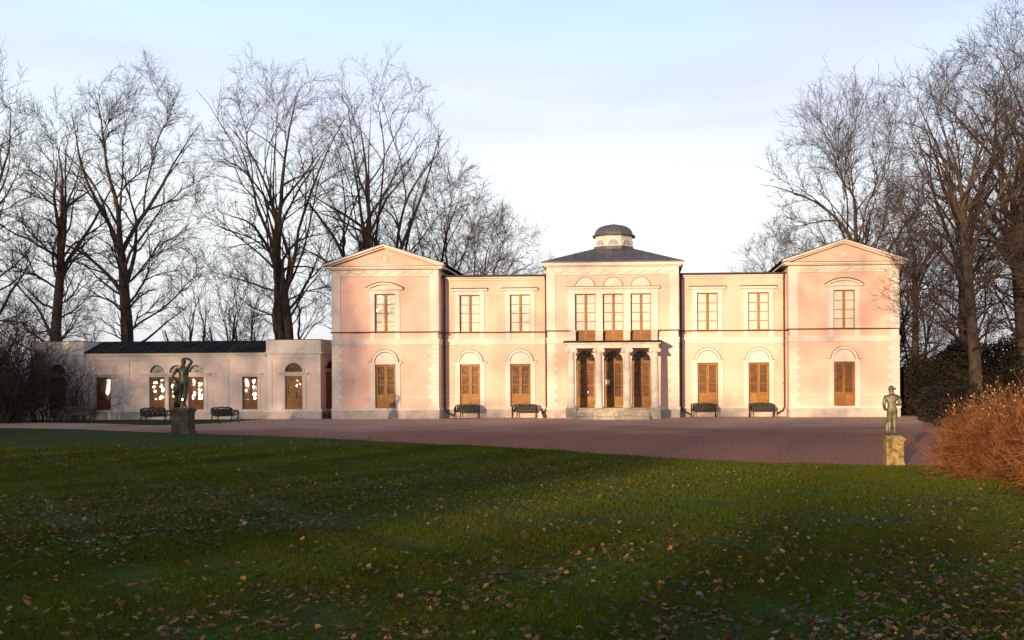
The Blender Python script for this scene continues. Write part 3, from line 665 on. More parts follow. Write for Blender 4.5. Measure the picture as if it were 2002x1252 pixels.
# ------------------------------------------------------------------ benches
def make_bench():
    r = empty('cast_iron_bench')
    LB = 1.5
    for k in range(6): MB().box(-LB/2+0.02,LB/2-0.02,-0.44+k*0.075,-0.44+k*0.075+0.055,0.415,0.44).build('seat_slat', SLAT, r)
    for s in (-1,1):
        x = s*(LB/2-0.03)
        MB().tube([(x,-0.48,0.0),(x,-0.50,0.05),(x,-0.43,0.16),(x,-0.40,0.28),(x,-0.44,0.41)],[0.035,0.03,0.028,0.035,0.03],6).build('leg', IRON, r)
        MB().tube([(x,0.14,0.0),(x,0.12,0.06),(x,0.03,0.20),(x,0.0,0.30),(x,-0.01,0.42)],[0.035,0.03,0.028,0.035,0.03],6).build('leg', IRON, r)
        a = MB().tube([(x,-0.44,0.41),(x,-0.47,0.52),(x,-0.45,0.62),(x,-0.36,0.67),(x,-0.2,0.65),(x,-0.05,0.69),(x,0.05,0.74)],0.036,6)
        a.tube([(x,-0.30+0.09*cos(t*0.6),0.54+0.09*sin(t*0.6)) for t in range(11)],0.025,5).tube([(x,-0.12+0.07*cos(t*0.6),0.54+0.08*sin(t*0.6)) for t in range(11)],0.025,5)
        a.build('armrest', IRON, r)
    b = MB(); back = lambda x,z: (x, 0.0+0.16*(z-0.44), z)
    top = [back(-LB/2+LB*k/20, 0.76+0.06*sin(pi*k/20)+0.035*abs(sin(3*pi*k/20))) for k in range(21)]
    b.tube(top,0.036,6).tube([back(-LB/2,0.46),back(LB/2,0.46)],0.024,6).tube([back(-LB/2+0.02,0.44),back(-LB/2+0.02,0.76)],0.036,6).tube([back(LB/2-0.02,0.44),back(LB/2-0.02,0.76)],0.036,6)
    rnd = random.Random(4)
    for k in range(9):
        cx_ = -0.64+0.16*k
        b.tube([back(cx_+0.07*cos(t*0.6283), 0.55+0.075*sin(t*0.6283)) for t in range(11)],0.025,5)
        b.tube([back(cx_+0.08+0.055*cos(t*0.6283), 0.69+0.06*sin(t*0.6283)) for t in range(11)],0.025,5)
        b.tube([back(cx_,0.46),back(cx_+0.04*(-1)**k,0.62),back(cx_-0.02,0.79)],0.025,5)
        b.tube([back(cx_+0.08,0.47),back(cx_+0.02,0.60),back(cx_+0.09,0.74)],0.030,5)
    b.build('backrest', IRON, r)
    MB().tube([(-LB/2+0.03,-0.2,0.39),(LB/2-0.03,-0.2,0.39)],0.02,6).build('stretcher', IRON, r)
    return r
b0 = make_bench()
BL = [((-8.90,0.62,0.0),0.0,1.0,'cast-iron bench under the palace door nearest the gabled pavilion, towards the low wing','benches along the palace front'),
      ((-5.40,0.62,0.0),0.0,1.0,'cast-iron bench just short of the porch, beside the small white cone stone','benches along the palace front'),
      ((5.43,0.62,0.0),0.0,1.0,'cast-iron bench first beyond the porch on the sunlit side of the palace','benches along the palace front'),
      ((8.90,0.62,0.0),0.0,1.0,'cast-iron bench next to the downpipe by the pavilion with tree shade','benches along the palace front'),
      ((-21.6,-5.6,0.006),radians(68),1.05,'dark green bench turned sideways on the path, clear of the dark statue','benches before the low wing'),
      ((-25.3,-6.0,0.006),radians(60),1.05,'dark green bench on the grass strip half hidden behind the statue pedestal','benches before the low wing'),
      ((-30.9,-3.2,0.006),radians(8),1.06,'dark green bench before the twiggy shrubs at the end of the low wing','benches before the low wing')]
for i,(loc,rz,sc_,lab,grp) in enumerate(BL):
    o = b0 if i == 0 else copy_tree(b0)
    o.location = loc; o.rotation_euler = (0,0,rz); o.scale = (sc_,)*3; tag(o, lab, 'bench', grp)

# ------------------------------------------------------------------ statues
def figure(name, joints, edges, m, loc, rz, scale, fat=1.2):
    keys = list(joints); idx = {k:i for i,k in enumerate(keys)}
    me = bpy.data.meshes.new(name); me.from_pydata([joints[k][0] for k in keys], [(idx[a],idx[b]) for a,b in edges], []); me.update()
    o = bpy.data.objects.new(name, me); COL.objects.link(o)
    me.materials.append(m)
    md = o.modifiers.new('skin','SKIN'); md.use_smooth_shade = True; md.branch_smoothing = 0.3
    for i,k in enumerate(keys):
        sv = me.skin_vertices[0].data[i]; r = joints[k][1]; sv.radius = tuple(q*fat for q in r) if isinstance(r,tuple) else (r*fat,r*fat); sv.use_root = (k == 'pelvis')
    s2 = o.modifiers.new('sub','SUBSURF'); s2.levels = 2; s2.render_levels = 2
    o.location = loc; o.rotation_euler = (0,0,rz); o.scale = (scale,)*3
    return o
BODY_E = [('pelvis','waist'),('waist','chest'),('chest','neck0'),('neck0','neck'),('neck','head'),('head','crownh'),
          ('pelvis','hipl'),('hipl','kneel'),('kneel','calfl'),('calfl','anklel'),('anklel','toel'),('pelvis','hipr'),('hipr','kneer'),('kneer','calfr'),('calfr','ankler'),('ankler','toer'),
          ('chest','shl'),('shl','ell'),('ell','wrl'),('wrl','hal'),('chest','shr'),('shr','elr'),('elr','wrr'),('wrr','har')]
# figure seen from behind, x to the viewer's right, facing +Y
JL = {'pelvis':((0.03,0,0.98),(0.15,0.115)),'waist':((0.02,0.01,1.13),(0.125,0.095)),'chest':((-0.02,0.0,1.34),(0.165,0.11)),'neck0':((-0.02,0,1.49),(0.075,0.07)),'neck':((0.0,0.01,1.55),0.055),'head':((0.02,0.03,1.65),(0.078,0.092)),'crownh':((0.025,0.03,1.76),(0.065,0.08)),
      'hipl':((-0.07,0,0.88),0.10),'kneel':((-0.11,0.06,0.50),0.062),'calfl':((-0.12,0.0,0.34),0.058),'anklel':((-0.14,-0.02,0.08),0.036),'toel':((-0.18,0.13,0.03),0.035),
      'hipr':((0.11,0,0.90),0.105),'kneer':((0.10,0.0,0.50),0.064),'calfr':((0.075,-0.025,0.33),0.060),'ankler':((0.05,-0.02,0.08),0.037),'toer':((0.09,0.14,0.03),0.036),
      'shl':((-0.22,0,1.40),0.065),'ell':((-0.36,-0.06,1.16),0.045),'wrl':((-0.20,-0.03,0.97),0.034),'hal':((-0.13,0.0,0.93),0.038),
      'shr':((0.17,0.0,1.47),0.068),'elr':((0.33,0.03,1.70),0.047),'wrr':((0.17,0.06,1.81),0.036),'har':((0.02,0.08,1.82),0.04)}
JR = {'pelvis':((0.02,0,0.98),(0.155,0.12)),'waist':((0.01,0,1.13),(0.135,0.10)),'chest':((0.0,-0.01,1.34),(0.185,0.115)),'neck0':((0,0,1.50),(0.08,0.07)),'neck':((0.0,0.01,1.55),0.056),'head':((-0.01,0.03,1.65),(0.08,0.094)),'crownh':((-0.01,0.02,1.75),(0.085,0.09)),
      'hipl':((-0.07,0,0.88),0.105),'kneel':((-0.07,0.05,0.50),0.066),'calfl':((-0.07,0.0,0.33),0.06),'anklel':((-0.08,-0.02,0.08),0.038),'toel':((-0.15,0.12,0.03),0.037),
      'hipr':((0.10,0,0.89),0.105),'kneer':((0.10,0.0,0.50),0.066),'calfr':((0.10,-0.02,0.33),0.062),'ankler':((0.10,-0.02,0.08),0.038),'toer':((0.15,0.13,0.03),0.037),
      'shl':((-0.23,-0.01,1.42),0.07),'ell':((-0.29,-0.04,1.12),0.05),'wrl':((-0.22,0.12,0.96),0.038),'hal':((-0.16,0.20,0.93),0.042),
      'shr':((0.23,-0.01,1.42),0.07),'elr':((0.32,-0.03,1.14),0.05),'wrr':((0.26,0.17,1.12),0.038),'har':((0.22,0.26,1.14),0.042)}
def fingers(mb, base, d, side, sc=1.0):
    d = Vector(d).normalized(); s = Vector(side).normalized(); base = Vector(base)
    for k in range(4):
        p = base+s*(k-1.5)*0.02; ln = (0.075,0.09,0.085,0.065)[k]
        q = p+d*ln*0.55; e = q+(d+Vector((0,0,-0.5))).normalized()*ln*0.45
        mb.tube([p,q,e],[0.0095,0.009,0.006],5)
    p = base-s*0.035-d*0.03; mb.tube([p,p+(d-s*0.8).normalized()*0.035,p+(d-s*0.4).normalized()*0.065],[0.011,0.01,0.006],5)
def pedestal(name, m, loc, w, h, lab, rz=0):
    r = tag(empty(name, loc, rz), lab, 'pedestal'); k = w/2
    MB().box(-k*1.12,k*1.12,-k*1.12,k*1.12,-0.03,h*0.10).box(-k*1.05,k*1.05,-k*1.05,k*1.05,h*0.1005,h*0.15).build('base', m, r)
    d = MB().box(-k,k,-k,k,h*0.1505,h*0.83)
    for sy in (-1,):
        d.box(-k*0.72,k*0.72,-k-0.012,-k-0.001,h*0.24,h*0.27).box(-k*0.72,k*0.72,-k-0.012,-k-0.001,h*0.74,h*0.77).box(-k*0.72,-k*0.66,-k-0.012,-k-0.001,h*0.2705,h*0.7395).box(k*0.66,k*0.72,-k-0.012,-k-0.001,h*0.2705,h*0.7395)
    d.build('die', m, r)
    MB().box(-k*1.08,k*1.08,-k*1.08,k*1.08,h*0.8305,h*0.89).box(-k*1.2,k*1.2,-k*1.2,k*1.2,h*0.8905,h*0.955).box(-k*1.0,k*1.0,-k*1.0,k*1.0,h*0.9555,h).build('cap', m, r)
    return r
def statue(name, J, m, loc, rz, scale, lab, extras):
    r = tag(empty(name, loc, rz), lab, 'statue'); r.scale = (scale,)*3
    b = figure('body', J, BODY_E, m, (0,0,0.045), 0, 1.0, 1.4 if scale < 1 else 1.22); b.parent = r
    mb = MB().box(-0.30,0.30,-0.22,0.24,0,0.045); mb.build('base', m, r)
    extras(r, m); return r
def ex_left(r, m):
    h = MB().lathe([(0.02,1.655),(0.075,1.68),(0.095,1.74),(0.088,1.80),(0.05,1.845),(0.01,1.855)],12,0.02,0.02); h.build('hair', m, r, smooth=True)
    t = MB().tube([(-0.27,0.05,0.03),(-0.27,0.05,0.3),(-0.24,0.05,0.55),(-0.22,0.04,0.75),(-0.21,0.02,0.95)],[0.10,0.085,0.075,0.07,0.05],9); t.build('tree_stump', m, r, smooth=True)
    d = MB()
    for k in range(4):
        x = -0.33+0.04*k; d.tube([(-0.20,-0.02,1.0),(x+0.03,-0.05,0.85),(x,-0.04,0.62),(x+0.02,-0.02,0.40+0.05*k)],[0.03,0.03,0.03,0.012],6)
    d.build('drapery', m, r, smooth=True)
    f = MB(); fingers(f, (0.0,0.09,1.865), (-1,0.2,-0.25), (0,1,0)); fingers(f, (-0.11,0.01,0.965), (1,0.2,-0.2), (0,0.3,1)); f.build('fingers', m, r)
def ex_right(r, m):
    h = MB().lathe([(0.13,1.735),(0.15,1.75),(0.105,1.765),(0.095,1.82),(0.06,1.87),(0.01,1.885)],14,-0.005,0.03)
    h.tube([(0.07,0.07,1.75),(0.15,0.13,1.755),(0.19,0.17,1.76)],[0.05,0.045,0.02],6); h.build('cap', m, r, smooth=True)
    t = MB().tube([(-0.15,0.10,0.03),(-0.16,0.10,0.25),(-0.14,0.09,0.5),(-0.13,0.09,0.7)],[0.10,0.085,0.08,0.06],9); t.build('tree_stump', m, r, smooth=True)
    f = MB(); fingers(f, (-0.14,0.24,0.965), (0.4,1,-0.2), (1,-0.3,0.2)); fingers(f, (0.21,0.30,1.18), (-0.2,1,0.1), (0.3,0.1,1)); f.build('fingers', m, r)
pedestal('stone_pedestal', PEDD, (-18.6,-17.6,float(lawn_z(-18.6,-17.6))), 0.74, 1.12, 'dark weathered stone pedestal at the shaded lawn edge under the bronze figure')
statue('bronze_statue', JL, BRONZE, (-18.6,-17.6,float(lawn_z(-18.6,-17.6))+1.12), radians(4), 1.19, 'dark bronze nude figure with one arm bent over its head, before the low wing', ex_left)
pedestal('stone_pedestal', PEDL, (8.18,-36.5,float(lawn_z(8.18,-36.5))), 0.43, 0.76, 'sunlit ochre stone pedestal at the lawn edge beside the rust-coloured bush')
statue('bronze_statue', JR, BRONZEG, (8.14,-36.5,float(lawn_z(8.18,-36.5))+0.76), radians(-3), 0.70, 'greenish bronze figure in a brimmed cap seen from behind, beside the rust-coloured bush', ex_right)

# ------------------------------------------------------------------ bare trees (grown level by level)
def grow(rng, P0, D0, Ln, R0, R1, S, up, wig, bend):
    n = len(P0); P = np.zeros((n,S+1,3)); P[:,0] = P0; d = D0.copy(); step = (Ln/S)[:,None]
    bd = rng.normal(0,1,(n,3))*bend
    for i in range(S):
        d = d + bd/S + rng.normal(0,1,(n,3))*wig; d[:,2] += up/S
        d /= np.linalg.norm(d,axis=1,keepdims=True); P[:,i+1] = P[:,i]+d*step
    t = np.linspace(0,1,S+1)[None,:]; R = R0[:,None]*(1-t)+R1[:,None]*t
    return P, R
def spawn(rng, P, R, m, t0, t1, ang, angv):
    n, S1, _ = P.shape
    t = (np.arange(m)[None,:]+rng.random((n,m)))/m*(t1-t0)+t0
    f = t*(S1-1); i = np.minimum(f.astype(int), S1-2); fr = (f-i)[...,None]; ar = np.arange(n)[:,None]
    A = P[ar,i]; B = P[ar,i+1]; pt = A*(1-fr)+B*fr; tn = B-A; tn /= np.linalg.norm(tn,axis=2,keepdims=True)+1e-9
    rr = R[ar,i]*(1-fr[...,0])+R[ar,i+1]*fr[...,0]
    ref = np.where(np.abs(tn[...,2:3])>0.9, np.array([1.,0,0]), np.array([0,0,1.]))
    u = np.cross(tn,ref); u /= np.linalg.norm(u,axis=2,keepdims=True)+1e-9; w = np.cross(tn,u)
    az = (np.arange(m)*2.4)[None,:]+rng.random((n,1))*6.28+rng.normal(0,0.5,(n,m))
    an = np.radians(ang+rng.normal(0,angv,(n,m)))
    d = tn*np.cos(an)[...,None]+(u*np.cos(az)[...,None]+w*np.sin(az)[...,None])*np.sin(an)[...,None]
    return pt.reshape(-1,3), d.reshape(-1,3), rr.reshape(-1), t.reshape(-1)
def exit_dist(P, D, C, Rad):
    p = (P-C)/Rad; d = D/Rad; a = (d*d).sum(1); b = (p*d).sum(1); c = (p*p).sum(1)-1
    disc = np.maximum(b*b-a*c, 0.0); return np.maximum((-b+np.sqrt(disc))/a, 0.0)*(b*b-a*c > 0)
def tubes_np(P, R, k):
    n, S1, _ = P.shape
    T = np.gradient(P, axis=1); T /= np.linalg.norm(T,axis=2,keepdims=True)+1e-9
    ref = np.array([0.37,0.61,0.70]); u = np.cross(T,ref); u /= np.linalg.norm(u,axis=2,keepdims=True)+1e-9; w = np.cross(T,u)
    a = np.arange(k)*2*pi/k
    V = P[:,:,None,:]+R[:,:,None,None]*(u[:,:,None,:]*np.cos(a)[None,None,:,None]+w[:,:,None,:]*np.sin(a)[None,None,:,None])
    base = (np.arange(n)*S1*k)[:,None,None]; s = (np.arange(S1-1)*k)[None,:,None]; j = np.arange(k)[None,None,:]; j2 = (j+1)%k
    q = np.stack([base+s+j, base+s+j2, base+s+k+j2, base+s+k+j], -1).reshape(-1,4)
    return V.reshape(-1,3), q
def cones_np(P, R):                       # last segment drawn to a point: 3 sides
    n = len(P); a = np.arange(3)*2*pi/3
    D = P[:,1]-P[:,0]; D = D/(np.linalg.norm(D,axis=1,keepdims=True)+1e-9); ref = np.array([0.37,0.61,0.70]); u = np.cross(D,ref); u /= np.linalg.norm(u,axis=1,keepdims=True)+1e-9; w = np.cross(D,u)
    V = np.zeros((n,4,3)); V[:,3] = P[:,1]
    for i in range(3): V[:,i] = P[:,0]+R[:,None]*(u*cos(a[i])+w*sin(a[i]))
    b = (np.arange(n)*4)[:,None,None]; f = np.array([[0,1,3],[1,2,3],[2,0,3]])[None]; return V.reshape(-1,3), (b+f).reshape(-1,3)
def join(parts):
    vs = []; qs = []; o = 0
    for v,q in parts:
        if q.shape[1] == 3: q = np.concatenate([q,q[:,2:3]],1)
        vs.append(v); qs.append(q+o); o += len(v)
    return np.concatenate(vs), np.concatenate(qs)
def quads_to_tris(q):
    a = q[:,[0,1,2]]; d = q[q[:,2]!=q[:,3]]; return np.concatenate([a, d[:,[0,2,3]]])
def spawn_d(rng, P, R, per_m, t0, t1, ang, angv, bias=1.0):
    """children at an even spacing along each branch; returns the parent's length too"""
    n, S1, _ = P.shape; L_ = np.linalg.norm(np.diff(P,axis=1),axis=2).sum(1)
    m = np.floor(L_*(t1-t0)*per_m+rng.random(n)).astype(int); m = np.maximum(m,1)
    ar = np.repeat(np.arange(n), m); off = np.arange(len(ar))-np.repeat(np.cumsum(m)-m, m)
    t = ((off+rng.random(len(ar)))/np.repeat(m,m))**bias*(t1-t0)+t0
    f = t*(S1-1); i = np.minimum(f.astype(int), S1-2); fr = (f-i)[:,None]
    A = P[ar,i]; B = P[ar,i+1]; pt = A*(1-fr)+B*fr; tn = B-A; tn /= np.linalg.norm(tn,axis=1,keepdims=True)+1e-9
    rr = R[ar,i]*(1-fr[:,0])+R[ar,i+1]*fr[:,0]
    ref = np.where(np.abs(tn[:,2:3])>0.9, np.array([1.,0,0]), np.array([0,0,1.]))
    u = np.cross(tn,ref); u /= np.linalg.norm(u,axis=1,keepdims=True)+1e-9; w = np.cross(tn,u)
    az = off*2.4+rng.random(n)[ar]*6.28+rng.normal(0,0.5,len(ar)); an = np.radians(ang+rng.normal(0,angv,len(ar)))
    d = tn*np.cos(an)[:,None]+(u*np.cos(az)[:,None]+w*np.sin(az)[:,None])*np.sin(an)[:,None]
    return pt, d, rr, t, L_[ar]
def tree_meshes(seed, H, r0, stems, crown, laterals, dens=1.0, lat0=0.22, lat_ang=62, lat_up=0.7, lead_ang=16, fork=0.4, spread_up=0.12, tw=0.0090, wig=0.085, leaders=4, fill=640):
    rng = np.random.default_rng(seed); C = np.array(crown[0],float); RAD = np.array(crown[1],float)
    big = []; fine = []
    st = np.array([s[0] for s in stems],float); sd_ = np.array([s[1] for s in stems],float); sd_ /= np.linalg.norm(sd_,axis=1,keepdims=True)
    n = len(st); rs = np.array([s[2] for s in stems])*r0
    P, Rr = grow(rng, st, sd_, np.full(n,H*fork), rs*1.2, rs*0.62, 9, 0.10, 0.03, 0.12)
    Rr[:,0] *= 1.35; big.append(tubes_np(P,Rr,9))
    p, d, rr, t = spawn(rng, P[:,-4:], Rr[:,-4:], leaders, 0.0, 1.0, lead_ang, 7)
    d = np.concatenate([d, P[:,-1]-P[:,-2]]); p = np.concatenate([p,P[:,-1]]); rr = np.concatenate([rr,Rr[:,-1]*1.25])
    d /= np.linalg.norm(d,axis=1,keepdims=True); d[:,2] += 0.2; d /= np.linalg.norm(d,axis=1,keepdims=True)
    ln = exit_dist(p,d,C,RAD)*rng.uniform(0.70,0.92,len(p)); k = ln > 1; p,d,rr,ln = p[k],d[k],rr[k],ln[k]
    PL, RL = grow(rng, p, d, ln, rr*rng.uniform(0.42,0.72,len(p)), np.full(len(p),0.016), 12, 0.02, wig*0.95, 0.55)
    big.append(tubes_np(PL,RL,6))
    p, d, rr, t = spawn(rng, PL, RL, 3, 0.12, 0.66, 34, 9)          # forks of the leaders
    ln = exit_dist(p,d,C,RAD)*rng.uniform(0.66,0.9,len(p)); k = ln > 0.8; p,d,rr,ln = p[k],d[k],rr[k],ln[k]
    PL2, RL2 = grow(rng, p, d, ln, rr*rng.uniform(0.5,0.75,len(p)), np.full(len(p),0.014), 10, 0.0, wig*1.1, 0.55)
    big.append(tubes_np(PL2,RL2,5))
    p, d, rr, t = spawn(rng, P, Rr, laterals, lat0/fork*0.5, 0.98, lat_ang, 12)
    ln = exit_dist(p,d+np.array([0,0,0.25]),C,RAD)*rng.uniform(0.62,0.9,len(p)); k = ln > 0.8; p,d,rr,ln = p[k],d[k],rr[k],ln[k]
    PB, RB = grow(rng, p, d, ln*1.08, np.minimum(rr*rng.uniform(0.24,0.45,len(p)), 0.02+ln*0.016), np.full(len(p),0.010), 12, lat_up*0.6, wig*1.4, 0.6)
    big.append(tubes_np(PB,RB,6))
    # branches: reach for points spread through the crown, each from the nearest wood grown so far
    nodes = []; tans = []; rads = []
    for pp,rr_,k0 in ((PL,RL,1),(PL2,RL2,1),(PB,RB,2)):
        if len(pp) == 0: continue
        tt = np.gradient(pp,axis=1); tt /= np.linalg.norm(tt,axis=2,keepdims=True)+1e-9
        nodes.append(pp[:,k0:].reshape(-1,3)); tans.append(tt[:,k0:].reshape(-1,3)); rads.append(rr_[:,k0:].reshape(-1))
    nodes = np.concatenate(nodes); tans = np.concatenate(tans); rads = np.concatenate(rads)
    M = int(fill*dens); u = rng.normal(0,1,(M,3)); u /= np.linalg.norm(u,axis=1,keepdims=True)
    ph = rng.uniform(0,6.28,4)
    lobe = 0.965+0.07*np.sin(4*np.arctan2(u[:,1],u[:,0])+ph[0]+3*u[:,2])+0.05*np.sin(6*u[:,2]+ph[1])*np.sin(3*np.arctan2(u[:,1],u[:,0])+ph[2])
    rad = rng.random(M)**0.30; rad = np.where(rng.random(M) < 0.35, rng.uniform(0.90,0.99,M), rad)
    T = C+u*(rad*lobe)[:,None]*RAD; T = T[T[:,2] > C[2]-RAD[2]*0.86]
    ax = np.array([C[0],C[1],C[2]-RAD[2]*0.6]); T = T[np.argsort(np.linalg.norm((T-ax)/RAD,axis=1)+rng.normal(0,0.25,len(T)))]
    PAs = []; RAs = []; S_ = 6; base_pt = np.array([C[0]*0.4, 0.0, max(C[2]-RAD[2]*0.9, 2.0)])
    cut = [int(len(T)*q) for q in (0.0,0.16,0.32,0.52,0.76,1.0)]; rng.shuffle(T)
    for b_i in range(5):
        bt = T[cut[b_i]:cut[b_i+1]]
        D = bt[:,None,:]-nodes[None]; ds = np.linalg.norm(D,axis=2)+1e-6
        ca = (D*tans[None]).sum(2)/ds
        inner = np.linalg.norm(nodes-base_pt,axis=1)[None] < np.linalg.norm(bt-base_pt,axis=1)[:,None]-0.25*ds
        cost = ds*(1+2.2*(1-ca)**1.2)-6*np.minimum(rads,0.06)[None]+np.where(inner,0,50.0)+np.where(ds < 0.7,20.0,0)
        k = cost.argmin(1); A = nodes[k]; tg = tans[k]; ra = rads[k]; dist = ds[np.arange(len(bt)),k]
        ok = cost[np.arange(len(bt)),k] < 16; A,tg,ra,B,dist = A[ok],tg[ok],ra[ok],bt[ok],dist[ok]
        mid = A+tg*dist[:,None]*0.30+(B-A)*0.22+rng.normal(0,0.06,A.shape)*dist[:,None]
        t = np.linspace(0,1,S_+1)[None,:,None]
        pth = A[:,None]*(1-t)**2+2*mid[:,None]*t*(1-t)+B[:,None]*t**2
        jit = rng.normal(0,1,pth.shape)*0.022*dist[:,None,None]; jit[:,0] = 0; pth = pth+jit
        r_a = np.minimum(ra*0.80, 0.012+dist*0.017); rr_ = r_a[:,None]*(1-t[...,0])+0.0085*t[...,0]
        PAs.append(pth); RAs.append(rr_)
        if b_i < 3:
            tt = np.gradient(pth,axis=1); tt /= np.linalg.norm(tt,axis=2,keepdims=True)+1e-9
            nodes = np.concatenate([nodes,pth[:,1:5].reshape(-1,3)]); tans = np.concatenate([tans,tt[:,1:5].reshape(-1,3)]); rads = np.concatenate([rads,rr_[:,1:5].reshape(-1)])
    PA = np.concatenate(PAs); RA = np.concatenate(RAs)
    fine.append(tubes_np(PA,RA,4))
    p,d,rr,t,L_ = spawn_d(rng, PA, RA, 2.6*dens, 0.18, 1.0, 38, 11)
    l3 = np.clip((0.40+L_*0.28*(1.0-0.6*t))*rng.uniform(0.5,1.4,len(p)),0.2,1.8)
    PC, RC = grow(rng, p, d, l3, np.minimum(rr*0.7,0.016), np.full(len(p),tw), 3, spread_up, wig*0.9, 0.25)
    fine.append(tubes_np(PC,RC,3))
    p,d,rr,t,L_ = spawn_d(rng, PC, RC, 5.0*dens, 0.15, 1.0, 35, 11)
    l4 = np.clip((0.2+L_*0.38)*rng.uniform(0.5,1.4,len(p)),0.15,0.9)
    PD, RD = grow(rng, p, d, l4, np.full(len(p),tw*1.05), np.full(len(p),tw*0.7), 1, spread_up, 0.14, 0.2)
    fine.append(cones_np(PD,RD[:,0]))
    p,d,rr,t,L_ = spawn_d(rng, PD, RD, 4.0*dens, 0.25, 1.0, 32, 10); l5 = rng.uniform(0.15,0.45,len(p))
    PE = np.stack([p,p+d*l5[:,None]],1); fine.append(cones_np(PE,np.full(len(p),tw*0.75)))
    v,q = join(big); mt = fast_mesh('trunk', v, quads_to_tris(q), BARK, True)
    v,q = join(fine); mc = fast_mesh('crown', v, quads_to_tris(q), TWIG)
    return mt, mc
def place_tree(name, me, loc, label, group, rz=0.0, sc=1.0, cat='tree'):
    r = tag(empty(name, loc, rz), label, cat, group); r.scale = (sc,)*3 if not isinstance(sc,tuple) else sc
    link('trunk', me[0], r); link('crown', me[1], r); return r
up1 = (0,0,1)
G_L = 'tall bare trees behind the low wing'; G_R = 'tall bare trees beside the palace'
mA = tree_meshes(14, 26, 0.47, [((0,0,-0.2),(0.0,0,1),1.0)], ((0.2,0,15.4),(5.8,5.2,10.7)), 19, fork=0.46, lat0=0.24, lead_ang=24, leaders=5)
mB_ = tree_meshes(23, 26, 0.42, [((-0.25,0,-0.2),(-0.05,0.0,1),1.0),((0.35,0.1,-0.2),(0.06,0,1),0.9)], ((-0.2,0,15.3),(6.4,5.6,10.8)), 9, fork=0.44, lat0=0.22, lead_ang=25, lat_ang=56)
mC = tree_meshes(37, 27, 0.40, [((-0.5,0,-0.2),(-0.10,0,1),1.0),((0.4,0.2,-0.2),(0.04,0.05,1),1.0),((0.2,-0.4,-0.2),(0.16,-0.06,1),0.75)], ((0.8,0,16.0),(7.0,6.0,11.0)), 7, fork=0.42, lat0=0.26, lead_ang=24, lat_ang=54, leaders=3, dens=0.92)
mD = tree_meshes(41, 23.5, 0.40, [((0,0,-0.2),(0.0,0,1),1.0)], ((0,0,13.0),(5.4,5.0,10.8)), 22, fork=0.56, lat0=0.18, lat_ang=66, lat_up=0.6, lead_ang=22)
mE = tree_meshes(53, 19, 0.32, [((0,0,-0.2),(0.03,0,1),1.0),((0.5,0.2,-0.2),(0.18,0,1),0.7)], ((0,0,10.0),(6.8,6.0,9.4)), 10, fork=0.36, lat0=0.2, lead_ang=30, dens=1.2)
mF = tree_meshes(67, 25, 0.44, [((0,0,-0.2),(-0.09,0,1),1.0)], ((-1.8,0,14.8),(5.9,5.2,10.3)), 14, fork=0.42, lat0=0.28, lead_ang=27, lat_ang=54, leaders=5)
mG = tree_meshes(79, 15, 0.13, [((0,0,-0.2),(0.0,0,1),1.0),((0.5,0.2,-0.2),(0.10,0,1),0.8),((-0.4,0.2,-0.2),(-0.12,0,1),0.7)], ((0,0,8.5),(2.3,2.3,7.2)), 6, fork=0.5, lat0=0.2, lead_ang=14, lat_ang=40, leaders=2, fill=260)
place_tree('bare_tree', mD, (-47.6,14,0), 'bare tree cut by the picture edge above the wing end, dark crown', G_L, 0.4, 1.13)
place_tree('bare_tree', mD, (-41.3,12,0), 'bare tree with one straight dark trunk, first inside the edge over the shrubs', G_L, 2.1, 0.99)
place_tree('bare_tree', mA, (-35.2,12,0), 'tall bare tree with thick upright trunk rising over the black wing roof', G_L, 0.0, 1.0)
place_tree('bare_tree', mB_, (-24.0,12,0), 'tall bare vase-shaped tree forking low behind the wing parapet block', G_L, 0.0, 1.0)
place_tree('bare_tree', mC, (-19.0,16,0), 'tall multi-stemmed bare tree with brown lit limbs behind the gabled pavilion', G_L, 0.0, 1.0)
place_tree('bare_tree', mE, (-14.8,21,0), 'rounded bare tree behind the pavilion, taller of the two dense crowns', G_L, 0.6, 1.08)
place_tree('bare_tree', mE, (-11.3,23,0), 'low rounded bare tree behind the palace link roof, smaller dense crown', G_L, 2.9, 0.92)
place_tree('bare_tree', mF, (18.4,14,0), 'bare tree with sunlit leaning trunk behind the far gabled pavilion', G_R, 0.0, 1.0)
place_tree('bare_tree', mE, (13.2,22,0), 'small bare tree peeping over the roof beside the far pavilion', G_R, 4.2, 0.80)
place_tree('bare_tree', mA, (23.9,10,0), 'tall bare tree with golden sunlit trunk beyond the far pavilion', G_R, 1.7, 0.98)
place_tree('bare_tree', mB_, (26.0,4,0), 'tallest bare tree at the picture edge above the brown thicket', G_R, 1.3, 1.03)
place_tree('bare_tree', mD, (19.6,6.5,0), 'slender dark bare tree close beside the pavilion corner', G_R, 3.3, (0.62,0.62,0.70))
place_tree('bare_tree', mD, (29.5,14,0), 'bare tree deep in the wood behind the brown thicket', G_R, 5.0, 1.0)
place_tree('bare_tree', mC, (31.5,7,0), 'broad multi-stemmed bare tree cut by the picture edge beyond the thicket', G_R, 2.2, 0.98)
place_tree('bare_tree', mF, (25.6,-1.0,0), 'bare tree with glowing limbs nearest the picture edge, in front of the brown thicket', G_R, 3.6, 0.92)
place_tree('bare_tree', mE, (22.0,24,0), 'bushy bare tree far back in the wood past the pavilion', G_R, 1.1, 1.0)
# near tree at the right whose long limb hangs before the pavilion corner
mH = tree_meshes(91, 22, 0.34, [((0,0,-0.2),(0.02,0,1),1.0)], ((-0.3,0,12.6),(6.4,5.2,9.8)), 13, fork=0.58, lat0=0.26, lat_ang=76, lat_up=0.2, lead_ang=20, dens=0.85)
place_tree('bare_tree', mH, (20.0,-5.0,0), 'nearer bare tree whose low limb droops before the pavilion corner', G_R, 0.3, 0.95)
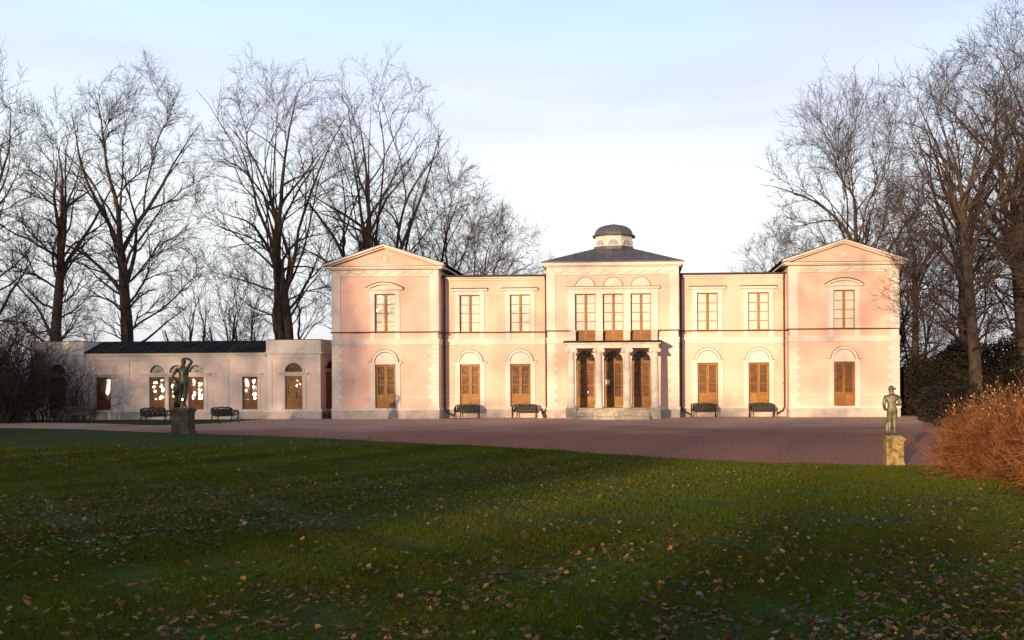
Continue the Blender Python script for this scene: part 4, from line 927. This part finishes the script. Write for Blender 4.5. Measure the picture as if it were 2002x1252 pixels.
# slim saplings
for i,(x,y,s,rz,lab) in enumerate([(-38.8,30,0.98,0.0,'slim bare sapling clump behind the black roof, nearest the thick upright trunk'),(-36.4,33,1.02,1.2,'slim bare sapling clump over the middle of the black roof'),(-33.6,31,0.95,2.2,'slim bare sapling clump over the black roof, next to the vase-shaped tree'),
        (-31.0,24,0.62,3.0,'low twiggy sapling clump directly beneath the vase-shaped tree'),(-44,22,0.6,0.7,'low twiggy sapling clump behind the wing end'),(-24.0,30,0.72,2.0,'low sapling clump between wing block and gabled pavilion'),
        (21.4,12,0.86,0.4,'thin dark sapling clump just beyond the pavilion corner'),(25.6,14,0.92,1.9,'thin dark sapling clump amid the wood above the thicket'),(30.4,10,0.9,3.3,'thin dark sapling clump at the picture edge wood')]):
    place_tree('sapling', mG, (x,y,0), lab, 'slim saplings in the background', rz, s, 'sapling')

# ------------------------------------------------------------------ shrubs
def shrub_mesh(seed, R, H, nst, cnt, m, tw=0.006, spread=0.9, seedheads=0):
    rng = np.random.default_rng(seed)
    a = rng.random(nst)*2*pi; rad = np.sqrt(rng.random(nst)); base = np.stack([rad*np.cos(a)*R*0.45, rad*np.sin(a)*R*0.45, np.full(nst,-0.02)],1)
    d = np.stack([rad*np.cos(a)*spread+rng.normal(0,0.12,nst), rad*np.sin(a)*spread+rng.normal(0,0.12,nst), np.ones(nst)],1); d /= np.linalg.norm(d,axis=1,keepdims=True)
    ln = np.minimum(H*rng.uniform(0.75,1.1,nst), exit_dist(base,d,np.array([0,0,H*0.25]),np.array([R,R,H*0.78])) )
    P,Rr = grow(rng, base, d, ln, np.full(nst,tw*2.4)*rng.uniform(0.6,1.7,nst), np.full(nst,tw*0.9), 6, 0.0, 0.10, 0.6)
    parts = [tubes_np(P,Rr,3)]
    p,d2,rr,t = spawn(rng,P,Rr,cnt[0],0.15,1.0,46,16); l2 = np.repeat(ln,cnt[0])*0.30*rng.uniform(0.5,1.3,len(p))
    P2,R2 = grow(rng,p,d2,l2,np.full(len(p),tw*1.1),np.full(len(p),tw*0.6),3,0.15,0.10,0.2); parts.append(tubes_np(P2,R2,3))
    p,d3,rr,t = spawn(rng,P2,R2,cnt[1],0.2,1.0,48,16); l3 = rng.uniform(0.08,0.26,len(p))*H/2.2
    P3 = np.stack([p,p+d3*l3[:,None]],1); parts.append(cones_np(P3,np.full(len(p),tw*0.8)))
    v,q = join(parts); me = fast_mesh('twigs', v, quads_to_tris(q), m)
    sh = None
    if seedheads:
        tips = P2[:,-1]; hgt = tips[:,2]; o = np.argsort(-hgt-rng.random(len(hgt))*1.1)[:seedheads]; tp = tips[o]
        s = rng.uniform(0.008,0.022,len(tp))[:,None]
        oct_ = np.array([[1,0,0],[-1,0,0],[0,1,0],[0,-1,0],[0,0,1.3],[0,0,-1.3]],float)
        V = (tp[:,None,:]+oct_[None]*s[:,None,:]*rng.uniform(0.7,1.3,(len(tp),6,1))).reshape(-1,3)
        F = np.array([[0,2,4],[2,1,4],[1,3,4],[3,0,4],[2,0,5],[1,2,5],[3,1,5],[0,3,5]])
        sh = fast_mesh('seed_heads', V, ((np.arange(len(tp))*6)[:,None,None]+F[None]).reshape(-1,3), SEED)
    return me, sh
bm1 = shrub_mesh(5, 2.15, 1.9, 1500, (7,5), RUSTT, 0.0045, 1.15, 420)
for i,(x,y,s,rz,lab) in enumerate([(10.15,-41.2,0.98,0.0,'large rust-coloured leafless bush with pale seed heads beside the sunlit statue'),(10.45,-45.1,0.94,2.0,'rust-coloured leafless bush at the picture edge, in front of the larger one')]):
    r = tag(empty('rust_bush', (x,y,float(lawn_z(x,y))), rz), lab, 'bush', 'rust-coloured bushes'); r.scale = (s,)*3
    link('twigs', bm1[0], r); tag(link('seed_heads', bm1[1], r), kind='stuff')
bm2 = shrub_mesh(9, 2.2, 6.4, 130, (9,6), SHRUBT, 0.008, 0.32)
bm3 = shrub_mesh(19, 1.9, 4.6, 46, (8,4), SHRUBT, 0.0085, 0.36)
for i,(x,y,s,rz,lab) in enumerate([(-31.6,-1.6,0.80,0.0,'twiggy leafless shrub against the wing wall beside its end door'),(-33.6,-1.8,1.0,1.0,'tall twiggy leafless shrub hiding the wing end block'),(-36.0,-2.6,1.1,2.1,'dense dark leafless shrub at the wing end near the picture edge'),(-38.4,-3.0,1.15,3.9,'dark leafless shrub at the picture edge beyond the wing'),(-34.8,-3.6,0.85,5.0,'low dark leafless shrub in front of the others at the wing end')]):
    r = tag(empty('leafless_shrub', (x,y,0), rz), lab, 'shrub', 'leafless shrubs at the wing end'); r.scale = (s,s,s); link('twigs', (bm3 if i < 2 else bm2)[0], r)
def evergreen(seed, R, H, n, sz):
    rng = np.random.default_rng(seed); u = rng.normal(0,1,(n,3)); u /= np.linalg.norm(u,axis=1,keepdims=True); rr = rng.random(n)**0.25
    lump = 1+0.18*np.sin(u[:,0]*5+seed)*np.sin(u[:,2]*6+1)+0.12*np.sin(u[:,1]*9)
    c = u*rr[:,None]*lump[:,None]*np.array([R,R,H/2]); c[:,2] += H/2; c[:,2] = np.maximum(c[:,2],0.02)
    a = rng.normal(0,1,(n,3)); a /= np.linalg.norm(a,axis=1,keepdims=True); b = np.cross(a,rng.normal(0,1,(n,3))); b /= np.linalg.norm(b,axis=1,keepdims=True)
    s = sz*rng.uniform(0.6,1.5,(n,1)); V = np.stack([c-a*s, c+b*s*0.45, c+a*s, c-b*s*0.45],1).reshape(-1,3)
    q = (np.arange(n)*4)[:,None]+np.arange(4)[None]; return fast_mesh('foliage', V, np.concatenate([q[:,:3], q[:,[0,2,3]]]), EVER)
ev = evergreen(3, 2.3, 4.6, 16000, 0.10)
for i,(x,y,sc_,rz,lab) in enumerate([(19.7,5.0,(0.85,1,0.78),0.0,'dark brown-leaved bush touching the pavilion corner'),(22.6,6.0,(1.1,1,1.0),1.0,'dark brown-leaved bush between pavilion and rust bush, second from the wall'),(26.2,5.0,(1.1,1,1.12),2.0,'tall dark brown-leaved bush above the rust bush'),(29.6,5.0,(1.1,1,1.05),3.0,'dark brown-leaved bush at the picture edge of the thicket'),(16.5,-14.0,(0.9,0.9,0.42),4.0,'low dark brown-leaved bush behind the rust bush'),(-28.9,-17.2,(0.55,0.55,0.42),5.0,'small dark bush on the lawn edge, cut off by the picture side')]):
    r = tag(empty('brown_bush', (x,y,0), rz), lab, 'bush', 'dark brown thicket'); r.scale = sc_
    link('foliage', ev, r); 
    MB().tube([(0,0,-0.02),(0.05,0,1.0),(0,0.05,2.6)],[0.12,0.09,0.03],7).build('trunk', BARK, r)

# ------------------------------------------------------------------ unseen wood behind the viewer, outline and gaps shaped to cast the evening shade
def shade_wood():
    rng = np.random.default_rng(77); n = 420000
    x = rng.uniform(-170,70,n); z = rng.uniform(0,30,n)
    hx = np.array([-170,-90,-66,-62,-60,-54,-46,-40,-34,-30,-26,-16,-8,20,70]); hh = np.array([24,25,26,20,13.4,12.2,12.0,12.4,11.6,11.8,11.4,12.2,15,18,18],float)
    top = np.interp(x,hx,hh)+0.6*np.sin(x*0.9)+0.5*np.sin(x*2.1+1)
    nb = np.sin(x*0.62+0.4*z+1.0)*np.sin(z*0.55-0.21*x+0.6)+0.7*np.sin(x*1.31-z*0.9+2.0)*np.sin(z*1.13+0.5*x)+0.5*np.sin(x*2.3+z*1.7)
    p = np.where(z < top, np.where(x < -62, 0.74, 0.72), np.where(z < top+11, 0.17*(nb > 0.15)*np.clip(1.2-(z-top)/11,0,1), 0.0))
    for cx_,cz_,rx_,rz_,de in ((-32.5,17.5,4.2,5.0,0.22),(-58.0,19.0,3.0,3.0,0.20),(-61.0,15.5,2.2,4.0,0.18),(-47.5,20.0,4.5,2.6,0.16),(-24.0,16.5,4.0,4.0,0.30),(-43.5,13.6,1.6,1.6,0.30),(-52.5,15.0,1.4,2.4,0.18)):
        e = ((x-cx_)/rx_)**2+((z-cz_)/rz_)**2 + 0.35*nb
        p = np.where((e < 1) & (z > top), np.maximum(p, de*(1-0.6*np.clip(e,0,1))), p)      # crown clumps placed to throw dappled shade
    gap = (((x > -33) & (x < -19) & (z < 10.2+0.3*np.sin(x*1.3))) | ((x > -28.5) & (x < -19) & (z < 12.2))) & (z > 8.45+0.25*np.sin(x*0.9))
    p = np.where(gap, 0.010, p)  # gap left open so sun reaches the statue, bush and lawn strip
    p = np.where(((x+81)/2.2)**2+((z-16.6)/1.0)**2 < 1, 0.03, p)  # small opening shaped to light the top of the wing's end block
    k = rng.random(n) < p; x = x[k]; z = z[k]; n = len(x); y = -150+rng.normal(0,2.5,n)
    a = rng.normal(0,1,(n,3)); a /= np.linalg.norm(a,axis=1,keepdims=True); b = np.cross(a,rng.normal(0,1,(n,3))); b /= np.linalg.norm(b,axis=1,keepdims=True)
    c = np.stack([x,y,z*1.31+0.2],1); s = rng.uniform(0.16,0.45,(n,1))
    V = np.stack([c-a*s, c+b*s*0.5, c+a*s, c-b*s*0.5],1).reshape(-1,3); q = (np.arange(n)*4)[:,None]+np.arange(4)[None]
    return fast_mesh('shade_wood', V, np.concatenate([q[:,:3], q[:,[0,2,3]]]), SHRUBT)
tag(link('shade_wood', shade_wood()), 'unseen wood behind the viewer, shaped to cast the evening shade', kind='stuff')
# ------------------------------------------------------------------ grass blades and fallen leaves
def lawn_points(rng, n, dmin, dmax, power=1.0, pad=-0.05):
    d = dmin+(dmax-dmin)*rng.random(n)**power
    pxl = rng.uniform(-60,2062,n); u = (pxl-1173)/2100.0
    c,s = cos(YAW), sin(YAW)
    x = 1.70+d*u*c-d*s; y = -64.45+d*c+d*u*s
    k = y < edge_y(x)+pad*rng.random(n) if pad > 0 else y < edge_y(x)-0.05; return x[k], y[k], d[k]
rng = np.random.default_rng(12)
A_ = lawn_points(rng, 560000, 6.2, 38, power=0.66); B_ = lawn_points(rng, 240000, 6.2, 14, power=1.0)
x,y,d = [np.concatenate(q) for q in zip(A_,B_)]
n = len(x); z = lawn_z(x,y)
hgt = rng.uniform(0.02,0.055,n)*(0.85+0.5*np.sin(x*1.7)*np.sin(y*1.3)+0.25*np.sin(x*5.1+y*3.3)); wd_ = 0.0012+0.00042*np.maximum(d-5,0)
az = rng.random(n)*2*pi; lean = rng.uniform(0.2,1.0,n)*hgt; la = rng.random(n)*2*pi
V = np.zeros((n,3,3)); V[:,0] = np.stack([x-np.cos(az)*wd_,y-np.sin(az)*wd_,z-0.005],1); V[:,1] = np.stack([x+np.cos(az)*wd_,y+np.sin(az)*wd_,z-0.005],1)
V[:,2] = np.stack([x+np.cos(la)*lean,y+np.sin(la)*lean,z+hgt],1)
BLADE = gmat('grass_blades', 'lawn')
b_ = BLADE.node_tree
for nd in b_.nodes:
    if nd.type == 'VALTORGB':
        for e in nd.color_ramp.elements: e.color = (e.color[0]*2.1, e.color[1]*1.42, e.color[2]*1.0, 1)
tag(link('lawn_grass', fast_mesh('lawn_grass', V.reshape(-1,3), np.arange(n*3).reshape(-1,3), BLADE)), 'short green grass blades of the lawn', kind='stuff')

LEAFC = [('ochre',(0.27,0.13,0.028),(0.42,0.21,0.05)),('tan',(0.25,0.165,0.075),(0.37,0.25,0.12)),('brown',(0.075,0.045,0.020),(0.14,0.082,0.036)),('reddish',(0.14,0.062,0.026),(0.21,0.095,0.040)),('grey',(0.030,0.029,0.028),(0.10,0.098,0.095))]
LEAFM = [mat('fallen_leaf_'+c[0], c[1], 0.75, c[2], 14, 3, 0.2, 50, obj_rand=0.25) for c in LEAFC]
def leaf_verts(rng, size):
    tips = []; nl = 5
    for k in range(nl):
        a = -pi*0.72+2*pi*0.72*k/(nl-1)+pi/2; r = (0.78,0.92,1.0,0.92,0.78)[k]*rng.uniform(0.8,1.1)
        tips.append((r*cos(a), r*sin(a)))
        if k < nl-1: a2 = a+pi*0.72/(nl-1); q_ = rng.uniform(0.55,0.75); tips.append((q_*cos(a2),q_*sin(a2)))
    tips.append((0.0,-0.55)) 
    P = np.array(tips)*size; cu = rng.uniform(-1.6,2.4); tw = rng.uniform(-1,1)
    r2 = (P**2).sum(1)/size**2
    zz = size*(0.34*cu*r2+0.30*tw*P[:,0]*P[:,1]/size**2)+rng.normal(0,0.10,len(P))*size
    v = np.concatenate([[[0,0,0]], np.column_stack([P,zz])]); v[:,2] -= v[:,2].min()*0.85
    f = [(0,i,i+1) for i in range(1,len(P))]+[(0,len(P),1)]
    return v, np.array(f)
rngL = np.random.default_rng(99)
leaf_me = []
for c in range(5):
    row = []
    for k in range(5):
        v,f = leaf_verts(rngL, 0.050); row.append(fast_mesh('fallen_leaf', v, f, LEAFM[c]))
    leaf_me.append(row)
LLAB = ['ochre yellow curled fallen leaf lying on the shaded foreground grass','pale tan curled fallen leaf lying on the shaded foreground grass','dark brown curled fallen leaf lying on the shaded foreground grass','reddish curled fallen leaf lying on the shaded foreground grass','dark grey withered fallen leaf lying on the shaded foreground grass']
x,y,d = lawn_points(rngL, 300, 6.9, 14.5, power=0.9)
for i in range(len(x)):
    if not (0 <= i < 300): break
    c = int(rngL.choice(5, p=[0.24,0.16,0.30,0.22,0.08]))
    o = link('fallen_leaf', leaf_me[c][int(rngL.integers(5))], None, (x[i],y[i],float(lawn_z(x[i],y[i]))+0.030), rngL.random()*6.28)
    o.rotation_euler = (rngL.normal(0,0.35), rngL.normal(0,0.35), rngL.random()*6.28); s = rngL.uniform(0.40,1.05); o.scale = (s,s*rngL.uniform(0.6,1.0),s)
    tag(o, LLAB[c], 'leaf', c and 'fallen leaves in the foreground' or 'fallen leaves in the foreground')
for c in range(5):
    x,y,d = lawn_points(rngL, (8000,4000,22000,10000,10000)[c], 6.6, 46, power=1.3, pad=(1.6 if c == 2 else 0.3))
    nzv = np.sin(x*0.9+c)*np.sin(y*0.7+1.3*c)+np.sin(x*0.33-y*0.21); k = rngL.random(len(x)) < 0.38+0.36*nzv+0.25*np.sin(x*2.7+y*1.9)*np.sin(y*3.1-x*1.2); x,y,d = x[k],y[k],d[k]
    VV = []; FF = []; o_ = 0
    protos = [leaf_verts(rngL, 0.041) for _ in range(12)]
    for i in range(len(x)):
        v,f = protos[i%12]; a = rngL.random()*6.28; ca,sa = cos(a),sin(a); s = rngL.uniform(0.35,1.0)
        tx,ty = rngL.normal(0,0.3,2)
        vv = v*s; w = np.column_stack([vv[:,0]*ca-vv[:,1]*sa, vv[:,0]*sa+vv[:,1]*ca, vv[:,2]+vv[:,0]*tx+vv[:,1]*ty])
        VV.append(w+np.array([x[i],y[i],float(lawn_z(x[i],y[i]))+0.028])); FF.append(f+o_); o_ += len(v)
    tag(link('leaf_litter', fast_mesh('leaf_litter', np.concatenate(VV), np.concatenate(FF), LEAFM[c])), 'scatter of small '+LEAFC[c][0]+' fallen leaves over the lawn', kind='stuff')
